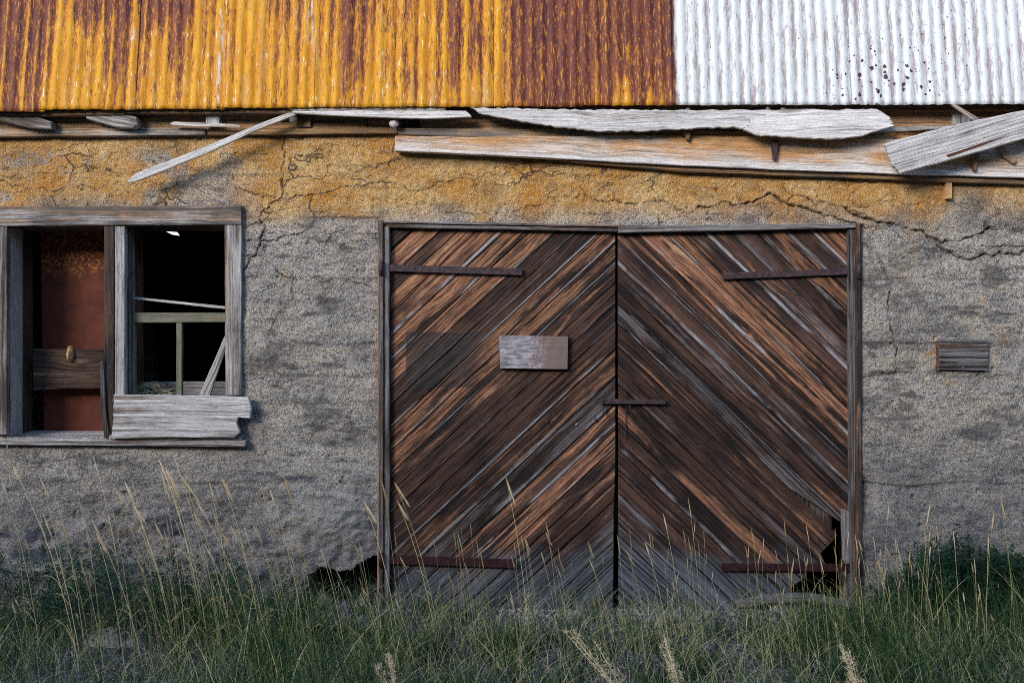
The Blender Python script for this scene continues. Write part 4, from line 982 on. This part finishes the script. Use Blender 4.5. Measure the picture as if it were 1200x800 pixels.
def stems_cloud(stems, per, spread=.035):
    def f(r, n):
        out = []
        for (x, y, h, lx) in stems:
            m = int(per * (h / .4)); t = r.uniform(.08, 1, m) ** .8
            a_ = r.uniform(0, 6.283, m); rad = spread * (1.25 - t) * r.uniform(.2, 1.2, m)
            out.append(np.stack([x + lx * t + np.cos(a_) * rad, y + np.sin(a_) * rad, float(gz_(x, y)) + h * t], -1))
        return np.concatenate(out)
    return f
r = random.Random(17); stems = []
for k in range(190):
    px = r.uniform(-40, 360); x = WX(px, -.4); y = -r.uniform(.03, .8)
    top = np.interp(px, [-40, 40, 120, 200, 260, 330, 360], [650, 655, 640, 660, 655, 675, 700]) + r.uniform(-12, 60)
    h = max(.08, ZC - (top - 400) * (D + y) / F); stems.append((x, y, h, r.uniform(-.08, .05)))
tag(leaves_mesh('ground_weeds', 0, stems_cloud(stems, 95, .06), (.014, .034), 301, '', ''), 'dark green leafy weeds massed below the window', 'weeds', kind='stuff')
def bush(px0, px1, tops, ny, per, seed, label):
    r = random.Random(seed); st = []
    for k in range(ny):
        px = r.uniform(px0, px1); y = -r.uniform(.04, .42); x = WX(px, y)
        top = np.interp(px, *tops) + abs(r.gauss(0, 22)); h = max(.08, ZC - (top - 400) * (D + y) / F); st.append((x, y, h, r.uniform(-.05, .05)))
    root = tag(empty('leafy_weed', None, (WX((px0 + px1) / 2, -.2), -.2, 0)), label, 'weed')
    o = leaves_mesh('leaves', 0, stems_cloud(st, per, .05), (.018, .042), seed, '', ''); o.parent = root; o.location = -root.location
    V, Fs = [], []
    for (x, y, h, lx) in st[:40]:
        k = len(V); V += [(x - .002, y, 0), (x + .002, y, 0), (x + lx + .001, y, h), (x + lx - .001, y, h)]; Fs.append((k, k + 1, k + 2, k + 3))
    o = mesh_obj('stems', V, Fs, LEAF, root); o.location = -root.location; o['kind'] = 'stuff'
bush(1052, 1210, ([1052, 1075, 1110, 1150, 1180, 1210], [690, 640, 618, 640, 650, 645]), 85, 120, 401, 'dark green bushy weed against the wall at far right')
bush(1000, 1056, ([1000, 1056], [700, 672]), 14, 90, 402, 'low leafy weed between the door frame and the bushy weed')

def dry_weed(px, py, lean, h, seed, label):
    r = random.Random(seed); x0, y0 = at_ground(px, py); V, Fs, mi, al = [], [], [], []
    def rib(a, b, w0, w1, k=5, sag=0.):
        b0 = len(V)
        for i in range(k + 1):
            t = i / k; p = a.lerp(b, t) + Vector((r.uniform(-1, 1) * .004, r.uniform(-1, 1) * .004, -sag * t * t)); w_ = w0 + (w1 - w0) * t
            V.extend([p + Vector((w_, 0, w_ * .6)), p - Vector((w_, 0, w_ * .6))]); al.extend([t, t])
        for i in range(k): Fs.append((b0 + 2 * i, b0 + 2 * i + 1, b0 + 2 * i + 3, b0 + 2 * i + 2))
    root = Vector((0, 0, 0))
    for s_ in range(4):
        tip = Vector((lean * h * r.uniform(.7, 1.2) + r.uniform(-.05, .05), r.uniform(-.08, .08), h * r.uniform(.75, 1.05))); rib(root, tip, .0022, .0010, 6)
        for k in range(34):
            t = r.uniform(.25, 1.); p = root.lerp(tip, t); q = p + Vector((r.uniform(-.05, .05), r.uniform(-.04, .04), r.uniform(-.01, .05))) * (1.3 - t); rib(p, q, .0012, .0004, 2, .008)
            for j in range(2): u_ = p.lerp(q, r.uniform(.4, 1)); rib(u_, u_ + Vector((r.uniform(-.016, .016), r.uniform(-.01, .01), r.uniform(-.006, .018))), .0010, .0005, 1)
    me = bpy.data.meshes.new('dry_weed'); me.from_pydata([tuple(v) for v in V], [], Fs); me.materials.append(HEAD)
    for nm, arr in (('rnd', [.85] * len(V)), ('along', al)):
        at = me.attributes.new(nm, 'FLOAT', 'POINT'); at.data.foreach_set('value', arr)
    o = bpy.data.objects.new('dry_weed', me); C.objects.link(o); o.location = (x0, y0, 0); tag(o, label, 'dry weed', 'bleached twiggy weeds')
dry_weed(742, 830, -.75, .36, 1, 'bleached twiggy dead weed arching left below the door gap')
dry_weed(800, 815, -.35, .26, 2, 'bleached twiggy dead weed before the middle of the right leaf')
dry_weed(1012, 830, -.45, .30, 3, 'bleached twiggy dead weed in front of the right door jamb')
dry_weed(470, 830, -.3, .26, 4, 'bleached twiggy dead weed in front of the left door jamb')

# tall stalks with seed heads: one mesh per shape, every stalk an object
def stalk_mesh(seed, arch=False):
    r = random.Random(seed); n = 12; pts = []
    lean = r.uniform(.18, .42) if not arch else .8; cv = r.uniform(.1, .5) if not arch else 1.6
    for i in range(n + 1):
        t = i / n; pts.append(Vector((-(lean * (t * (1 - .4) + .4 * t ** 2.5) * (1 if not arch else t * 1.2)), r.uniform(-1, 1) * .002 + .05 * t * t * r.uniform(-1, 1) * 0, t if not arch else math.sin(t * math.pi * .80) * .75)))
    V, Fs, mi, al = [], [], [], []
    def tube(path, radii, k, mat):
        b0 = len(V)
        for i, p in enumerate(path):
            d = (path[min(i + 1, len(path) - 1)] - path[max(i - 1, 0)]).normalized(); u = d.cross(Vector((0, 1, 0))).normalized(); v = d.cross(u)
            for j in range(k):
                a_ = 6.283 * j / k; V.append(p + (u * math.cos(a_) + v * math.sin(a_)) * radii[i]); al.append(i / len(path))
        for i in range(len(path) - 1):
            for j in range(k):
                Fs.append((b0 + i * k + j, b0 + i * k + (j + 1) % k, b0 + (i + 1) * k + (j + 1) % k, b0 + (i + 1) * k + j)); mi.append(mat)
    tube(pts, [.0032 - .0014 * i / n for i in range(n + 1)], 3, 0)
    if not arch:
        hl = r.uniform(.13, .20); a0 = pts[-1]; d = (pts[-1] - pts[-2]).normalized(); d = (d + Vector((-r.uniform(0, .25), 0, 0))).normalized()
        m = 6; path = [a0 + d * (hl * i / m) - Vector((0, 0, .0)) for i in range(m + 1)]
        path = [p - d * hl for p in path]; ra = r.uniform(.0050, .0078)
        tube(path, [.0012] + [ra * (.75 + .5 * r.random()) for _ in range(m - 2)] + [ra * .6, .0006], 4, 1)
        for k in range(26):      # awns and spikelets standing off the head
            t = r.random(); p = path[0].lerp(path[-1], t); a_ = r.uniform(0, 6.283); o_ = Vector((math.cos(a_), math.sin(a_), 0)) * .006
            q = p + d * r.uniform(.010, .022) + o_; b0 = len(V)
            V.extend([p + Vector((.0011, 0, 0)), p - Vector((.0011, 0, 0)), q]); al.extend([.8] * 3); Fs.append((b0, b0 + 1, b0 + 2)); mi.append(1)
    for k in range(r.randint(1, 3)):    # narrow stem leaves
        t = r.uniform(.1, .5); p = pts[int(t * n)]; sgn = r.choice((-1, 1)); L = r.uniform(.12, .28); b0 = len(V); pr = []
        for i in range(5):
            u_ = i / 4; c = p + Vector((sgn * L * u_ * .6, r.uniform(-.01, .01), L * (u_ * .9 - .6 * u_ * u_))); w_ = .0024 * (1 - u_) + .0003
            V.extend([c + Vector((0, 0, w_)), c - Vector((0, 0, w_))]); al.extend([u_, u_])
        for i in range(4): Fs.append((b0 + 2 * i, b0 + 2 * i + 1, b0 + 2 * i + 3, b0 + 2 * i + 2)); mi.append(0)
    me = bpy.data.meshes.new('grass_stalk'); me.from_pydata([tuple(v) for v in V], [], Fs); me.materials.append(STALK); me.materials.append(HEAD)
    me.polygons.foreach_set('material_index', mi)
    for nm, arr in (('rnd', [r.random()] * len(V)), ('along', al)):
        at = me.attributes.new(nm, 'FLOAT', 'POINT'); at.data.foreach_set('value', arr)
    return me
SM = [stalk_mesh(s_) for s_ in range(14)]
TIPS = [(x / 2.667, 500 + y / 2.667) for x, y in [(15,40),(290,90),(125,160),(0,160),(180,240),(125,300),(245,220),(325,225),(385,170),(410,160),(495,100),(500,145),(540,90),(530,165),(565,155),(650,170),(690,160),(610,230),(415,245),(375,280),(400,300),(510,320),(460,380),(240,390),(270,300),(605,265),(620,380),(720,310),(760,310),(800,315),(810,165),(840,195),(885,155),(905,350),(930,355),(970,340),(715,530),(565,415),(545,525),(220,700),(303,672),(955,720),(860,420),(660,480),(590,480),(1050,450),(450,350),(350,260),(690,330),(480,300),(545,290),(430,420)]]
TIPS += [(400 + x / 3, 560 + y / 3) for x, y in [(75,85),(140,10),(182,15),(60,225),(35,285),(205,275),(395,185),(408,192),(452,155),(485,250),(415,300),(575,0),(605,210),(630,200),(645,215),(583,280),(700,258),(715,187),(768,290),(808,283),(865,222),(968,200),(1000,255),(1012,180),(1065,225),(1090,190),(1130,125),(1150,245),(1135,290),(375,335),(415,335),(590,390),(915,265),(20,380),(155,630)]]
TIPS += [(800 + x / 3, 540 + y / 3) for x, y in [(18,130),(45,210),(0,240),(55,285),(85,320),(220,300),(240,235),(285,270),(355,200),(432,222),(365,315),(425,330),(480,335),(535,235),(585,245),(530,300),(560,340),(603,255),(668,265),(680,350),(725,155),(745,265),(800,350),(870,150),(870,240),(950,240),(1095,180),(1115,125),(1110,430),(985,460),(310,505),(1075,260)]]
rx = random.Random(31)
TIPS += [(rx.uniform(10, 440), rx.uniform(600, 690)) for _ in range(26)] + [(rx.uniform(440, 1010), rx.uniform(610, 720)) for _ in range(34)] + [(rx.uniform(1010, 1195), rx.uniform(600, 700)) for _ in range(14)]
TIPS += [(rx.uniform(10, 1195), rx.uniform(700, 770)) for _ in range(26)]
r = random.Random(23)
ZONES = [(360, 'tall dry grass stalk with a pale seed head standing below the window', 'grass stalks below the window'),
         (452, 'dry grass stalk with a pale seed head between the window and the door frame', 'grass stalks by the dark hole'),
         (722, 'slender dry grass stalk with a pale seed head in front of the left door leaf', 'grass stalks before the left door leaf'),
         (1006, 'slender dry grass stalk with a pale seed head in front of the right door leaf', 'grass stalks before the right door leaf'),
         (9999, 'dry grass stalk with a pale seed head right of the door by the bushy weed', 'grass stalks right of the door')]
for k, (px, py) in enumerate(TIPS):
    for c_ in range(1 if r.random() < .7 else 2):
        if c_: px, py = px + r.uniform(-16, 16), py + r.uniform(5, 45)
        yb = -r.uniform(.30, 1.15) if py < 690 else -r.uniform(.7, 1.5); me = SM[r.randrange(len(SM))]
        tz = ZC - (py - 400) * (D + yb) / F; tx = (px - 600) * (D + yb) / F; h = max(.12, tz - 0.0)
        sx = r.uniform(.35, 1.05) if px < 480 else r.uniform(.12, .7)
        if px > 780: sx *= r.choice((1, .6, -.4))
        o = bpy.data.objects.new('grass_stalk', me); C.objects.link(o)
        mtx = min(v.co.x for v in me.vertices if v.co.z > .97)
        o.scale = (h * sx, 1., h); o.location = (tx - mtx * h * sx, yb, 0)
        if h < .5: o.scale = (h * sx, 1., h)
        zn = next(z_ for z_ in ZONES if px < z_[0]); tag(o, zn[1], 'grass stalk', zn[2])
